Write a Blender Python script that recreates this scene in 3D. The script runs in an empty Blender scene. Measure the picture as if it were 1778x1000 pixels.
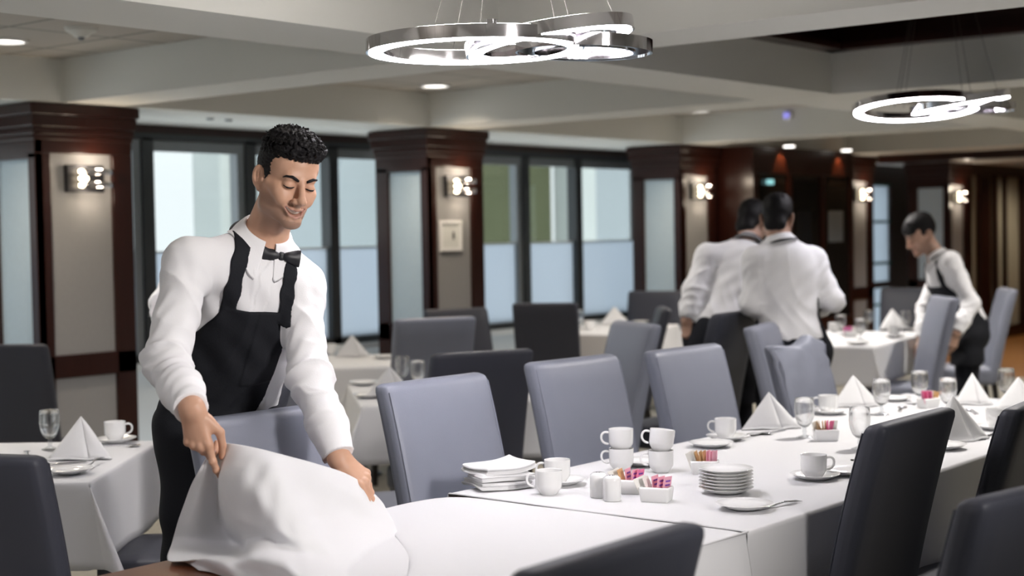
import bpy, bmesh, math, random
import numpy as np
from math import sin, cos, pi, radians, sqrt, hypot, atan2
from mathutils import Vector, Matrix
random.seed(7)
scene = bpy.context.scene
COL = scene.collection

# ------------------------------------------------------------------ camera
YAW, PITCH, ROLL, FPX = radians(39.18), radians(-2.064), radians(-1.012), 2594.0
CAM = np.array([0.0, 0.0, 1.55])
_f = np.array([cos(YAW)*cos(PITCH), sin(YAW)*cos(PITCH), sin(PITCH)])
_r0 = np.array([sin(YAW), -cos(YAW), 0.0]); _u0 = np.cross(_r0, _f)
_r = _r0*cos(ROLL) + _u0*sin(ROLL); _u = -_r0*sin(ROLL) + _u0*cos(ROLL)
cd = bpy.data.cameras.new('camera'); cam = bpy.data.objects.new('camera', cd); COL.objects.link(cam)
cam.matrix_world = Matrix(((_r[0], _u[0], -_f[0], CAM[0]), (_r[1], _u[1], -_f[1], CAM[1]), (_r[2], _u[2], -_f[2], CAM[2]), (0, 0, 0, 1)))
cd.sensor_width = 36.0; cd.lens = FPX/1778*36.0; cd.clip_start = 0.05; cd.clip_end = 200
cd.dof.use_dof = True; cd.dof.focus_distance = 4.35; cd.dof.aperture_fstop = 2.4
scene.camera = cam

def ray(x, y): return _f + _r*(x-889)/FPX - _u*(y-500)/FPX
def pz(x, y, z):                      # measured photo point on the level z
    d = ray(x, y); return CAM + d*(z-CAM[2])/d[2]
def pd(x, y, Z): return CAM + Z*ray(x, y)   # measured photo point at depth Z

# ------------------------------------------------------------------ world, exposure
w = bpy.data.worlds.new('world'); scene.world = w; w.use_nodes = True
bg = w.node_tree.nodes['Background']; bg.inputs[0].default_value = (0.91, 0.95, 0.97, 1); bg.inputs[1].default_value = 0.92
scene.view_settings.view_transform = 'Standard'; scene.view_settings.look = 'None'
scene.view_settings.exposure = 0.42; scene.view_settings.gamma = 1.0; scene.view_settings.use_curve_mapping = False
scene.cycles.use_denoising = True; scene.cycles.sample_clamp_indirect = 6.0
scene.cycles.caustics_reflective = False; scene.cycles.caustics_refractive = False
scene.cycles.max_bounces = 10; scene.cycles.transparent_max_bounces = 16

def lamp(name, kind, loc, power, color=(1, 1, 1), size=0.1, size_y=None, rot=None, target=None, spot=None, blend=0.5, portal=False):
    l = bpy.data.lights.new(name, kind); l.energy = power; l.color = color
    if kind == 'AREA':
        l.size = size
        if size_y: l.shape = 'RECTANGLE'; l.size_y = size_y
        else: l.shape = 'DISK'
        if portal: l.cycles.is_portal = True
    else: l.shadow_soft_size = size
    if kind == 'SPOT': l.spot_size = spot; l.spot_blend = blend
    o = bpy.data.objects.new(name, l); COL.objects.link(o); o.location = loc
    if target is not None: o.rotation_euler = (Vector(target)-Vector(loc)).to_track_quat('-Z', 'Y').to_euler()
    elif rot: o.rotation_euler = rot
    return o
WARM = (1.0, 0.84, 0.66); NEUT = (1.0, 0.95, 0.90)
# recessed downlights: the lamps themselves are built further down at the same places
DOWN = [(4.1, 6.47, 2.525), (7.29, 6.56, 2.525), (10.4, 6.5, 2.525), (6.0, 4.9, 2.525), (3.0, 5.0, 2.525), (9.3, 5.0, 2.525),
        (12.5, 5.0, 2.525), (12.5, 2.6, 2.525), (9.4, 2.6, 2.525), (5.6, 2.2, 2.525), (0.4, 5.2, 2.525), (15.6, 5.4, 2.525), (18.6, 6.3, 2.525)]
for i, p in enumerate(DOWN):
    near = p[0] < 8
    lamp('downlight_lamp', 'SPOT', (p[0], p[1], p[2]-0.03), (120 if p[:2] == (5.6, 2.2) else 150 if p[:2] == (9.3, 5.0) else 45 if p[1] < 6 and p[0] < 8 else 110 if p[1] < 6 else 45), WARM if p[1] > 6 else NEUT, 0.08, spot=radians(135), blend=0.7, rot=(0, 0, 0))
sun = lamp('sun', 'SUN', (0, 0, 20), 5.6, (1, 0.97, 0.93), 0.02, target=(1.0, 4.6, 10)); sun.data.angle = 0.02
# sky portals at the windows guide the daylight of the world in
for (x0, x1) in ((2.0, 4.4), (5.3, 11.7)):
    lamp('window_portal', 'AREA', ((x0+x1)/2, 8.15, 1.5), 1, (1, 1, 1), x1-x0, 1.5, rot=(radians(-90), 0, 0), portal=True)

# ------------------------------------------------------------------ materials
MATS = {}
def mat(name, col, rough=0.6, metal=0.0, spec=0.5, bump=0.0, bscale=60.0, var=0.0, vscale=4.0, trans=0.0, ior=1.45, emit=None, estr=0.0, sheen=0.0, coat=0.0, stretch=None, attr=None, sss=0.0):
    m = bpy.data.materials.new(name); m.use_nodes = True; MATS[name] = m
    nt = m.node_tree; b = nt.nodes['Principled BSDF']
    b.inputs['Base Color'].default_value = (*col, 1); b.inputs['Roughness'].default_value = rough
    b.inputs['Metallic'].default_value = metal; b.inputs['Specular IOR Level'].default_value = spec; b.inputs['IOR'].default_value = ior
    b.inputs['Transmission Weight'].default_value = trans; b.inputs['Sheen Weight'].default_value = sheen; b.inputs['Coat Weight'].default_value = coat
    if emit: b.inputs['Emission Color'].default_value = (*emit, 1); b.inputs['Emission Strength'].default_value = estr
    if sss: b.inputs['Subsurface Weight'].default_value = sss; b.inputs['Subsurface Radius'].default_value = (0.012, 0.005, 0.003)
    if bump or var:
        tc = nt.nodes.new('ShaderNodeTexCoord'); mp = nt.nodes.new('ShaderNodeMapping'); nt.links.new(tc.outputs['Object'], mp.inputs[0])
        if stretch: mp.inputs['Scale'].default_value = stretch
    if var:
        n = nt.nodes.new('ShaderNodeTexNoise'); n.inputs['Scale'].default_value = vscale; n.inputs['Detail'].default_value = 6
        r = nt.nodes.new('ShaderNodeMapRange'); r.inputs['To Min'].default_value = 1-var; r.inputs['To Max'].default_value = 1+var
        mx = nt.nodes.new('ShaderNodeMix'); mx.data_type = 'RGBA'; mx.blend_type = 'MULTIPLY'; mx.inputs['Factor'].default_value = 1
        nt.links.new(mp.outputs[0], n.inputs['Vector']); nt.links.new(n.outputs['Fac'], r.inputs['Value'])
        mx.inputs[6].default_value = (*col, 1); nt.links.new(r.outputs[0], mx.inputs[7]); nt.links.new(mx.outputs[2], b.inputs['Base Color'])
    if attr:
        a = nt.nodes.new('ShaderNodeAttribute'); a.attribute_name = attr; nt.links.new(a.outputs['Color'], b.inputs['Base Color'])
    if bump:
        n2 = nt.nodes.new('ShaderNodeTexNoise'); n2.inputs['Scale'].default_value = bscale; n2.inputs['Detail'].default_value = 3
        bp = nt.nodes.new('ShaderNodeBump'); bp.inputs['Strength'].default_value = bump; bp.inputs['Distance'].default_value = 0.01
        nt.links.new(mp.outputs[0], n2.inputs['Vector']); nt.links.new(n2.outputs['Fac'], bp.inputs['Height']); nt.links.new(bp.outputs[0], b.inputs['Normal'])
    return m

M_cream = mat('cream_plaster', (0.76, 0.76, 0.72), 0.7, bump=0.05, bscale=120)
M_wallblue = mat('pale_plaster', (0.62, 0.66, 0.68), 0.7)
M_wood = mat('dark_mahogany', (0.026, 0.0065, 0.004), 0.28, spec=0.5, var=0.45, vscale=5, stretch=(9, 9, 0.9), bump=0.03, bscale=30)
M_fabric = mat('grey_panel_fabric', (0.30, 0.295, 0.295), 0.8, var=0.06, vscale=40, bump=0.08, bscale=240)
M_daylitpanel = mat('pale_panel_daylight_blue', (0.56, 0.68, 0.76), 0.5, var=0.05, vscale=30)  # pale panel; window daylight on the column sides is put into its blue
M_tanpanel = mat('tan_wall_panel', (0.44, 0.42, 0.33), 0.6, var=0.1, vscale=3)
M_floorwood = mat('floor_boards', (0.30, 0.125, 0.03), 0.4, var=0.35, vscale=3, stretch=(0.6, 8, 1))
M_carpet = mat('carpet', (0.36, 0.34, 0.29), 0.95, var=0.25, vscale=25, bump=0.3, bscale=200)
M_frame = mat('window_metal', (0.055, 0.06, 0.065), 0.35, metal=0.3)
M_framelt = mat('window_metal_light', (0.25, 0.27, 0.29), 0.4, metal=0.4)
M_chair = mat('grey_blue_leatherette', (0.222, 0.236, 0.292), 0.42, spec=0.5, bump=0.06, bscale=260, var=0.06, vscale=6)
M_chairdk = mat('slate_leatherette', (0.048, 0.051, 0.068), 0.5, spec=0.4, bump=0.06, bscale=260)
M_legwood = mat('black_stained_wood', (0.012, 0.009, 0.008), 0.4)
M_cloth = mat('white_linen', (0.71, 0.71, 0.725), 0.85, bump=0.05, bscale=420, sheen=0.1)
M_napkin = mat('white_napkin', (0.78, 0.78, 0.79), 0.85, bump=0.05, bscale=420)
M_china = mat('white_china', (0.88, 0.88, 0.88), 0.12, spec=0.5, coat=0.3)
M_steel = mat('polished_steel', (0.62, 0.62, 0.64), 0.16, metal=1.0)
M_chrome = mat('chrome', (0.72, 0.70, 0.72), 0.07, metal=1.0)
M_pink = mat('pink_paper', (0.80, 0.20, 0.38), 0.6)
M_pinklt = mat('light_pink_paper', (0.85, 0.42, 0.52), 0.6)
M_tan = mat('tan_paper', (0.62, 0.38, 0.18), 0.6)
M_whitepaper = mat('white_paper', (0.80, 0.78, 0.74), 0.6)
M_violet = mat('violet_ink', (0.22, 0.07, 0.38), 0.6)
M_tablewood = mat('table_wood', (0.16, 0.055, 0.022), 0.35, var=0.3, vscale=4, stretch=(1, 9, 1))
M_led = mat('white_led', (0.9, 0.9, 0.95), 0.4, emit=(0.96, 0.93, 1.0), estr=31.0)
M_ledup = mat('white_led_up', (0.9, 0.9, 0.95), 0.4, emit=(1.0, 0.96, 0.93), estr=42.0)
M_bulb = mat('warm_bulb', (1, 0.9, 0.7), 0.4, emit=(1.0, 0.82, 0.55), estr=9.0)
M_downglow = mat('downlight_glow', (1, 0.95, 0.9), 0.4, emit=(1.0, 0.95, 0.88), estr=3.0)
M_blackmetal = mat('black_metal', (0.03, 0.03, 0.035), 0.35, metal=0.6)
M_wire = mat('steel_wire', (0.10, 0.095, 0.09), 0.6)
M_shirt = mat('white_shirt_cotton', (0.86, 0.855, 0.875), 0.8, bump=0.06, bscale=300)
M_black = mat('black_cloth', (0.012, 0.013, 0.018), 0.85, bump=0.08, bscale=260, spec=0.25)
M_apron = mat('black_apron_cloth', (0.013, 0.014, 0.018), 0.8, bump=0.1, bscale=220, spec=0.25)
M_satin = mat('black_satin', (0.010, 0.010, 0.014), 0.45)
M_hair = mat('black_hair', (0.008, 0.007, 0.008), 0.55, spec=0.25)
M_skin = mat('skin', (0.5, 0.3, 0.2), 0.45, attr='tint', sss=0.08, spec=0.45)
M_teeth = mat('teeth', (0.88, 0.86, 0.80), 0.3)
M_shoe = mat('black_shoe', (0.01, 0.01, 0.01), 0.3)
M_olive = mat('olive_render', (0.06, 0.07, 0.035), 0.9, var=0.15, vscale=1)
M_greyout = mat('grey_concrete', (0.42, 0.46, 0.46), 0.9, var=0.1, vscale=1)
M_palebld = mat('pale_facade', (0.255, 0.295, 0.32), 0.9, var=0.05, vscale=0.6)
M_paving = mat('pale_paving', (0.74, 0.77, 0.80), 0.9, var=0.1, vscale=1)
M_teal = mat('teal_lit_sign', (0.1, 0.5, 0.5), 0.4, emit=(0.30, 0.62, 0.66), estr=0.8)
M_blueled = mat('blue_indicator', (0.2, 0.2, 0.6), 0.4, emit=(0.28, 0.26, 0.75), estr=0.7)
M_darkglass = mat('dark_glass', (0.012, 0.009, 0.008), 0.06, spec=0.7)
M_paperwhite = mat('picture_paper', (0.72, 0.73, 0.70), 0.6)
M_greenline = mat('green_muntin', (0.02, 0.10, 0.08), 0.4)

def mixmat(name, a, b, fac):
    m = bpy.data.materials.new(name); m.use_nodes = True; nt = m.node_tree; nt.nodes.clear()
    o = nt.nodes.new('ShaderNodeOutputMaterial'); mx = nt.nodes.new('ShaderNodeMixShader'); mx.inputs[0].default_value = fac
    A = nt.nodes.new(a[0]); A.inputs[0].default_value = (*a[1], 1); B = nt.nodes.new(b[0]); B.inputs[0].default_value = (*b[1], 1)
    for n, s in ((A, a), (B, b)):
        if len(s) > 2: n.inputs['Roughness'].default_value = s[2]
    nt.links.new(A.outputs[0], mx.inputs[1]); nt.links.new(B.outputs[0], mx.inputs[2]); nt.links.new(mx.outputs[0], o.inputs[0])
    return m
def thin_glass():
    m = bpy.data.materials.new('clear_glass'); m.use_nodes = True; nt = m.node_tree; nt.nodes.clear()
    o = nt.nodes.new('ShaderNodeOutputMaterial'); mx = nt.nodes.new('ShaderNodeMixShader'); a = nt.nodes.new('ShaderNodeBsdfTransparent'); g = nt.nodes.new('ShaderNodeBsdfGlossy'); lw = nt.nodes.new('ShaderNodeLayerWeight'); pw = nt.nodes.new('ShaderNodeMath'); fr = nt.nodes.new('ShaderNodeMath')
    a.inputs[0].default_value = (0.90, 0.915, 0.925, 1); g.inputs['Roughness'].default_value = 0.02; lw.inputs[0].default_value = 0.5
    pw.operation = 'POWER'; pw.inputs[1].default_value = 2.1; fr.operation = 'MULTIPLY_ADD'; fr.inputs[1].default_value = 0.72; fr.inputs[2].default_value = 0.06
    nt.links.new(lw.outputs['Facing'], pw.inputs[0]); nt.links.new(pw.outputs[0], fr.inputs[0])
    nt.links.new(fr.outputs[0], mx.inputs[0]); nt.links.new(a.outputs[0], mx.inputs[1]); nt.links.new(g.outputs[0], mx.inputs[2]); nt.links.new(mx.outputs[0], o.inputs[0])
    return m
M_glass = thin_glass()
M_bowl = mixmat('bowl_glass', ('ShaderNodeBsdfTransparent', (0.97, 0.98, 0.98)), ('ShaderNodeBsdfGlass', (1, 1, 1), 0.0), 0.8)
M_pane = mixmat('window_glass', ('ShaderNodeBsdfTransparent', (0.94, 0.97, 0.97)), ('ShaderNodeBsdfGlossy', (0.9, 0.95, 0.95), 0.03), 0.06)
M_film = mixmat('frosted_film', ('ShaderNodeBsdfTranslucent', (0.70, 0.76, 0.82)), ('ShaderNodeBsdfDiffuse', (0.55, 0.60, 0.65)), 0.2)

# tiled ceiling
def tile_mat():
    m = mat('ceiling_tile', (0.50, 0.47, 0.42), 0.9, bump=0.15, bscale=150)
    nt = m.node_tree; b = nt.nodes['Principled BSDF']; tc = nt.nodes.new('ShaderNodeTexCoord'); br = nt.nodes.new('ShaderNodeTexBrick')
    br.offset = 0; br.inputs['Color1'].default_value = (0.50, 0.47, 0.42, 1); br.inputs['Color2'].default_value = (0.47, 0.44, 0.40, 1); br.inputs['Mortar'].default_value = (0.22, 0.21, 0.19, 1)
    br.inputs['Scale'].default_value = 1.0; br.inputs['Brick Width'].default_value = 0.6; br.inputs['Row Height'].default_value = 0.6; br.inputs['Mortar Size'].default_value = 0.012
    nt.links.new(tc.outputs['Object'], br.inputs['Vector']); nt.links.new(br.outputs['Color'], b.inputs['Base Color'])
    return m
M_tile = tile_mat()

# ------------------------------------------------------------------ mesh helpers
class MB:
    def __init__(s): s.v = []; s.f = []
    def add(s, vs, fs, T=None):
        o = len(s.v)
        if T is not None: vs = [tuple(T @ Vector(p)) for p in vs]
        s.v += [tuple(map(float, p)) for p in vs]; s.f += [tuple(i+o for i in f) for f in fs]; return s
    def box(s, x0, x1, y0, y1, z0, z1, T=None):
        vs = [(x, y, z) for z in (z0, z1) for y in (y0, y1) for x in (x0, x1)]
        return s.add(vs, [(0, 2, 3, 1), (4, 5, 7, 6), (0, 1, 5, 4), (2, 6, 7, 3), (0, 4, 6, 2), (1, 3, 7, 5)], T)
    def rbox(s, x0, x1, y0, y1, z0, z1, r, n=6, fn=None, T=None):
        c = ((x0+x1)/2, (y0+y1)/2, (z0+z1)/2); h = ((x1-x0)/2, (y1-y0)/2, (z1-z0)/2); idx = {}; vs = []; fs = []
        def co(t, k):                       # spread samples so the rounding gets its own rows
            e = [-h[k], -h[k]+r*0.3, -h[k]+r]; m = n-4 if n > 4 else 1
            row = e + [(-h[k]+r)+(2*(h[k]-r))*(i+1)/(m+1) for i in range(m)] + [h[k]-r, h[k]-r*0.3, h[k]]
            return row[t]
        N = 6 + (n-4 if n > 4 else 1) - 1
        def vid(a):
            if a not in idx:
                p = [co(a[k], k) for k in range(3)]
                q = [max(-h[k]+r, min(h[k]-r, p[k])) for k in range(3)]
                d = Vector([p[k]-q[k] for k in range(3)])
                if d.length > 1e-9: d = d.normalized()*r
                idx[a] = len(vs); p = [c[k]+q[k]+d[k] for k in range(3)]
                vs.append(fn(*p) if fn else tuple(p))
            return idx[a]
        for ax in range(3):
            b, d = (ax+1) % 3, (ax+2) % 3
            for side in (0, N):
                for i in range(N):
                    for j in range(N):
                        q = []
                        for (ii, jj) in ((i, j), (i+1, j), (i+1, j+1), (i, j+1)):
                            a = [0, 0, 0]; a[ax] = side; a[b] = ii; a[d] = jj; q.append(vid(tuple(a)))
                        fs.append(tuple(q) if side else tuple(q[::-1]))
        return s.add(vs, fs, T)
    def tube(s, pts, r, n=8, closed=False, T=None, caps=True):
        pts = [Vector(p) for p in pts]; m = len(pts); R = r if isinstance(r, (list, tuple)) else [r]*m; vs = []; fs = []; ref = None
        for i in range(m):
            if closed: t = pts[(i+1) % m]-pts[i-1]
            else: t = pts[min(i+1, m-1)]-pts[max(i-1, 0)]
            t.normalize()
            if ref is None: ref = t.orthogonal()
            ref = (ref-t*ref.dot(t)); ref = ref.normalized() if ref.length > 1e-6 else t.orthogonal().normalized()
            b = t.cross(ref)
            for k in range(n): a = 2*pi*k/n; vs.append(pts[i]+(ref*cos(a)+b*sin(a))*R[i])
        for i in range(m if closed else m-1):
            j = (i+1) % m
            for k in range(n): fs.append((i*n+k, i*n+(k+1) % n, j*n+(k+1) % n, j*n+k))
        if not closed and caps: fs.append(tuple(range(n))[::-1]); fs.append(tuple((m-1)*n+k for k in range(n)))
        return s.add([tuple(p) for p in vs], fs, T)
    def lathe(s, prof, n=32, T=None):       # profile of (r, z)
        vs = []; fs = []; rows = []
        for (r, z) in prof:
            if r < 1e-6: rows.append([len(vs)]); vs.append((0, 0, z))
            else: rows.append(list(range(len(vs), len(vs)+n))); vs += [(r*cos(2*pi*k/n), r*sin(2*pi*k/n), z) for k in range(n)]
        for a, b in zip(rows, rows[1:]):
            for k in range(n):
                k2 = (k+1) % n
                if len(a) == 1 and len(b) == 1: continue
                if len(a) == 1: fs.append((a[0], b[k2], b[k]))
                elif len(b) == 1: fs.append((a[k], a[k2], b[0]))
                else: fs.append((a[k], a[k2], b[k2], b[k]))
        return s.add(vs, fs, T)
    def grid(s, P, T=None, flip=False):     # P[i][j] points
        n, m = len(P), len(P[0]); vs = [tuple(p) for row in P for p in row]
        fs = [(i*m+j, i*m+j+1, (i+1)*m+j+1, (i+1)*m+j) for i in range(n-1) for j in range(m-1)]
        if flip: fs = [f[::-1] for f in fs]
        return s.add(vs, fs, T)
    def prism(s, poly, y0, y1, T=None):     # polygon in x,z pushed along y
        n = len(poly); vs = [(x, y0, z) for x, z in poly]+[(x, y1, z) for x, z in poly]
        fs = [tuple(range(n)), tuple(range(n, 2*n))[::-1]]+[(i, (i+1) % n+0, (i+1) % n+n, i+n)[::-1] for i in range(n)]
        return s.add(vs, fs, T)
    def build(s, name, material, parent=None, smooth=True, bevel=0.0, solid=0.0, subd=0, loc=None, angle=40):
        me = bpy.data.meshes.new(name); me.from_pydata(s.v, [], s.f); me.update()
        bm = bmesh.new(); bm.from_mesh(me); bmesh.ops.recalc_face_normals(bm, faces=bm.faces); bm.to_mesh(me); bm.free()
        o = bpy.data.objects.new(name, me); COL.objects.link(o); me.materials.append(material)
        if parent: o.parent = parent
        if loc is not None: o.location = loc
        if smooth:
            me.polygons.foreach_set('use_smooth', [True]*len(me.polygons))
            try: me.set_sharp_from_angle(angle=radians(angle))
            except Exception: pass
        if solid: m = o.modifiers.new('solid', 'SOLIDIFY'); m.thickness = solid; m.offset = 0
        if bevel: m = o.modifiers.new('bevel', 'BEVEL'); m.width = bevel; m.segments = 3; m.limit_method = 'ANGLE'
        if subd: m = o.modifiers.new('sub', 'SUBSURF'); m.levels = subd; m.render_levels = subd
        return o

def tag(o, label=None, cat=None, group=None, kind=None):
    if label: o['label'] = label
    if cat: o['category'] = cat
    if group: o['group'] = group
    if kind: o['kind'] = kind
    return o
def thing(name, label, cat, loc=(0, 0, 0), rz=0.0, group=None):
    o = bpy.data.objects.new(name, None); COL.objects.link(o); o.empty_display_size = 0.1
    o.location = loc; o.rotation_euler = (0, 0, rz); return tag(o, label, cat, group)
def kids(o): return [c for c in bpy.data.objects if c.parent == o]
def dup(root, loc, rz=None, label=None, group=None, scale=None):
    r = root.copy(); COL.objects.link(r); r.location = loc
    if rz is not None: r.rotation_euler = (0, 0, rz)
    if scale: r.scale = scale
    if label: r['label'] = label
    if group: r['group'] = group
    for ch in kids(root):
        c = ch.copy(); COL.objects.link(c); c.parent = r
        for g in kids(ch): d = g.copy(); COL.objects.link(d); d.parent = c
    return r
def struct(name, mb, m, parent=None, smooth=False, bevel=0.0, label=None):
    o = mb.build(name, m, parent, smooth=smooth, bevel=bevel)
    if parent is None: o['kind'] = 'structure'
    if label: o['label'] = label
    return o

# ------------------------------------------------------------------ the room shell
struct('floor', MB().box(-3, 30, -5, 8.05, -0.1, 0), M_carpet)
struct('floor', MB().box(15.0, 30, 4.4, 8.0, 0.0, 0.004), M_floorwood)
BX = [(-1.2, -0.8), (1.70, 2.10), (4.73, 5.13), (7.65, 8.07), (10.85, 11.20), (13.9, 14.3), (17.0, 17.4), (20.2, 20.6)]
AY = [(-1.9, -1.5), (0.95, 1.38), (3.90, 4.38)]
struct('ceiling', MB().box(-3, 30, -5, 8.05, 2.86, 2.95), M_cream)
tiles = MB(); xs = [-3]+[v for p in BX for v in p]+[30]; ys = [-5]+[v for p in AY for v in p]+[6.95]
dark_bays = []
for i in range(0, len(xs), 2):
    for j in range(0, len(ys), 2):
        x0, x1, y0, y1 = xs[i], xs[i+1], ys[j], ys[j+1]
        if abs(x0-5.13) < .01 and abs(y1-3.9) < .01: dark_bays.append((x0, x1, y0, y1)); continue
        tiles.box(x0, x1, y0, y1, 2.53, 2.56)
struct('ceiling', tiles, M_tile)
for (x0, x1) in BX: struct('trim_1', MB().box(x0, x1, -5, 6.96, 2.30, 2.60), M_cream)
for (y0, y1) in AY: struct('trim_2', MB().box(-3, 30, y0, y1, 2.302, 2.60), M_cream)
struct('trim_3', MB().box(-3, 30, 6.95, 8.05, 2.30, 2.60), M_cream)
for (x0, x1, y0, y1) in dark_bays:     # deep bay lined with dark wood: stepped crown moulding and a dark lid
    d = MB().box(x0, x1, y0, y1, 2.80, 2.83)
    for k, (ins, z0, z1) in enumerate(((0.0, 2.53, 2.565), (0.05, 2.565, 2.62), (0.09, 2.62, 2.68), (0.03, 2.68, 2.80))):
        t = 0.12-ins if k < 3 else 0.03
        d.box(x0, x1, y1-t, y1, z0, z1); d.box(x0, x1, y0, y0+t, z0, z1); d.box(x0, x0+t, y0, y1, z0, z1); d.box(x1-t, x1, y0, y1, z0, z1)
    struct('trim_4', d, M_wood)
struct('wall_back', MB().box(-3, 30, -5.1, -5, 0, 2.9), M_tanpanel)
struct('wall_left', MB().box(-3.1, -3, -5, 8.05, 0, 2.9), M_cream)
struct('wall_right', MB().box(24, 24.1, -5, 8.05, 0, 2.9), M_tanpanel)

# window wall at y = 7.95 with its windows
WY = 7.95
WIN = [(2.0, 4.4, [2.8, 3.6]), (5.3, 11.7, [6.03, 6.90, 7.69, 8.55, 9.30, 9.95, 10.70])]
def wallseg(n, x0, x1, z0=0, z1=2.31, m=M_wallblue): struct(n, MB().box(x0, x1, WY, WY+0.14, z0, z1), m)
SILL = 0.76
wallseg('wall_front', -3, 2.0); wallseg('wall_front', 4.4, 5.3); wallseg('wall_front', 11.7, 16.35); wallseg('wall_front', 17.1, 30, m=M_wood)
for (x0, x1, _) in WIN: wallseg('wall_front', x0, x1, 0, SILL); wallseg('wall_front', x0, x1, 2.245, 2.31, M_wood)
for k, (x0, x1, mull) in enumerate(WIN):
    r = bpy.data.objects.new('window_%d' % (k+1), None); COL.objects.link(r); r['kind'] = 'structure'
    f = MB(); t = 0.045; y0, y1 = WY-0.02, WY+0.08
    f.box(x0, x0+t*1.4, y0, y1, SILL, 2.245); f.box(x1-t*1.4, x1, y0, y1, SILL, 2.245); f.box(x0, x1, y0, y1, 2.20, 2.245); f.box(x0, x1, y0, y1, SILL, SILL+0.05)
    f.build('window_frame', M_frame, r, smooth=False)
    for xm in mull:
        mm = MB().box(xm-0.045, xm+0.045, y0, y1, SILL, 2.22); mm.build('mullion', M_frame, r, smooth=False)
        if abs(xm-7.69) > .01 and abs(xm-10.7) > .01: MB().box(xm-0.11, xm-0.046, y0+0.02, y1, SILL, 2.22).build('mullion', M_framelt, r, smooth=False)
    edges = [x0]+mull+[x1]
    for a, b in zip(edges, edges[1:]):
        MB().box(a, b, WY+0.03, WY+0.036, 1.47, 2.22).build('window_pane', M_pane, r, smooth=False)
        MB().box(a, b, WY+0.03, WY+0.036, SILL, 1.47).build('frosted_pane', M_film, r, smooth=False)
        MB().box(a, b, WY+0.02, WY+0.045, 1.464, 1.478).build('transom', M_wallblue, r, smooth=False)
        MB().box(a+0.05, b-0.05, WY-0.005, WY+0.03, 2.13, 2.20).build('head_blind', M_framelt, r, smooth=False)
    MB().box(x0-0.05, x1+0.05, WY-0.10, WY, SILL-0.04, SILL).build('window_sill', M_wallblue, r, smooth=False)
# glazed door between the far columns
r = bpy.data.objects.new('door_1', None); COL.objects.link(r); r['kind'] = 'structure'
MB().box(16.35, 17.1, WY+0.03, WY+0.05, 0.0, 2.07).build('door_pane', M_film, r, smooth=False)
for zz in (2.07, 1.62, 1.12, 0.62): MB().box(16.35, 17.1, WY-0.01, WY+0.03, zz-0.016, zz+0.016).build('glazing_bar', M_greenline, r, smooth=False)
MB().box(16.35, 17.1, WY-0.02, WY+0.03, 0.82, 0.90).build('door_rail', M_wood, r, smooth=False)
MB().box(16.35, 17.1, WY-0.02, WY+0.14, 2.08, 2.31).build('door_rail', M_wood, r, smooth=False)
# far panelled wall on the right
struct('wall_front', MB().box(17.4, 30, 7.15, 7.25, 0, 2.31), M_tanpanel)
for (a, b) in ((17.45, 17.52), (17.78, 18.1), (18.28, 18.36), (18.62, 18.66), (19.2, 19.3), (19.7, 19.74), (20.2, 20.4)):
    struct('trim_5', MB().box(a, b, 7.09, 7.15, 0.25, 2.2), M_wood)
struct('trim_5', MB().box(17.4, 30, 7.08, 7.15, 0.0, 0.28), M_wood); struct('trim_5', MB().box(17.4, 30, 7.07, 7.15, 2.16, 2.30), M_wood)
struct('baseboard_front', MB().box(-3, 16.3, WY-0.02, WY, 0, 0.12), M_wood)
# dark beam across the far ceiling
struct('trim_6', MB().box(14.55, 14.8, 2.5, 6.9, 2.22, 2.30), M_wood)

# outside
for (n, x0, x1, y0, y1, z1, m, lab, cat) in (
    ('building', 14.1, 15.6, 12.0, 12.5, 9.0, M_olive, 'olive rendered building seen through the window between the middle columns', 'building'),
    ('building', 11.3, 14.1, 13.0, 13.5, 12.0, M_palebld, 'pale blue grey building outside the window beside the olive one', 'building'),
    ('building', 17.6, 32.0, 13.0, 13.5, 12.0, M_palebld, 'pale blue grey building outside to the right of the concrete pillar', 'building'),
    ('pillar', 15.6, 16.05, 11.6, 12.0, 9.0, M_greyout, 'grey concrete pillar at the corner of the olive building outside', 'pillar'),
    ('pillar', 7.95, 8.36, 9.5, 9.9, 7.0, M_greyout, 'pale grey round edged pillar outside the window behind the smiling waiter', 'pillar')):
    o = MB().box(x0, x1, y0, y1, -1.0, z1).build(n, m, smooth=False, bevel=0.05); tag(o, lab, cat)
struct('ground', MB().box(-10, 40, 8.2, 40, -1.1, -1.0), M_paving)

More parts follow.
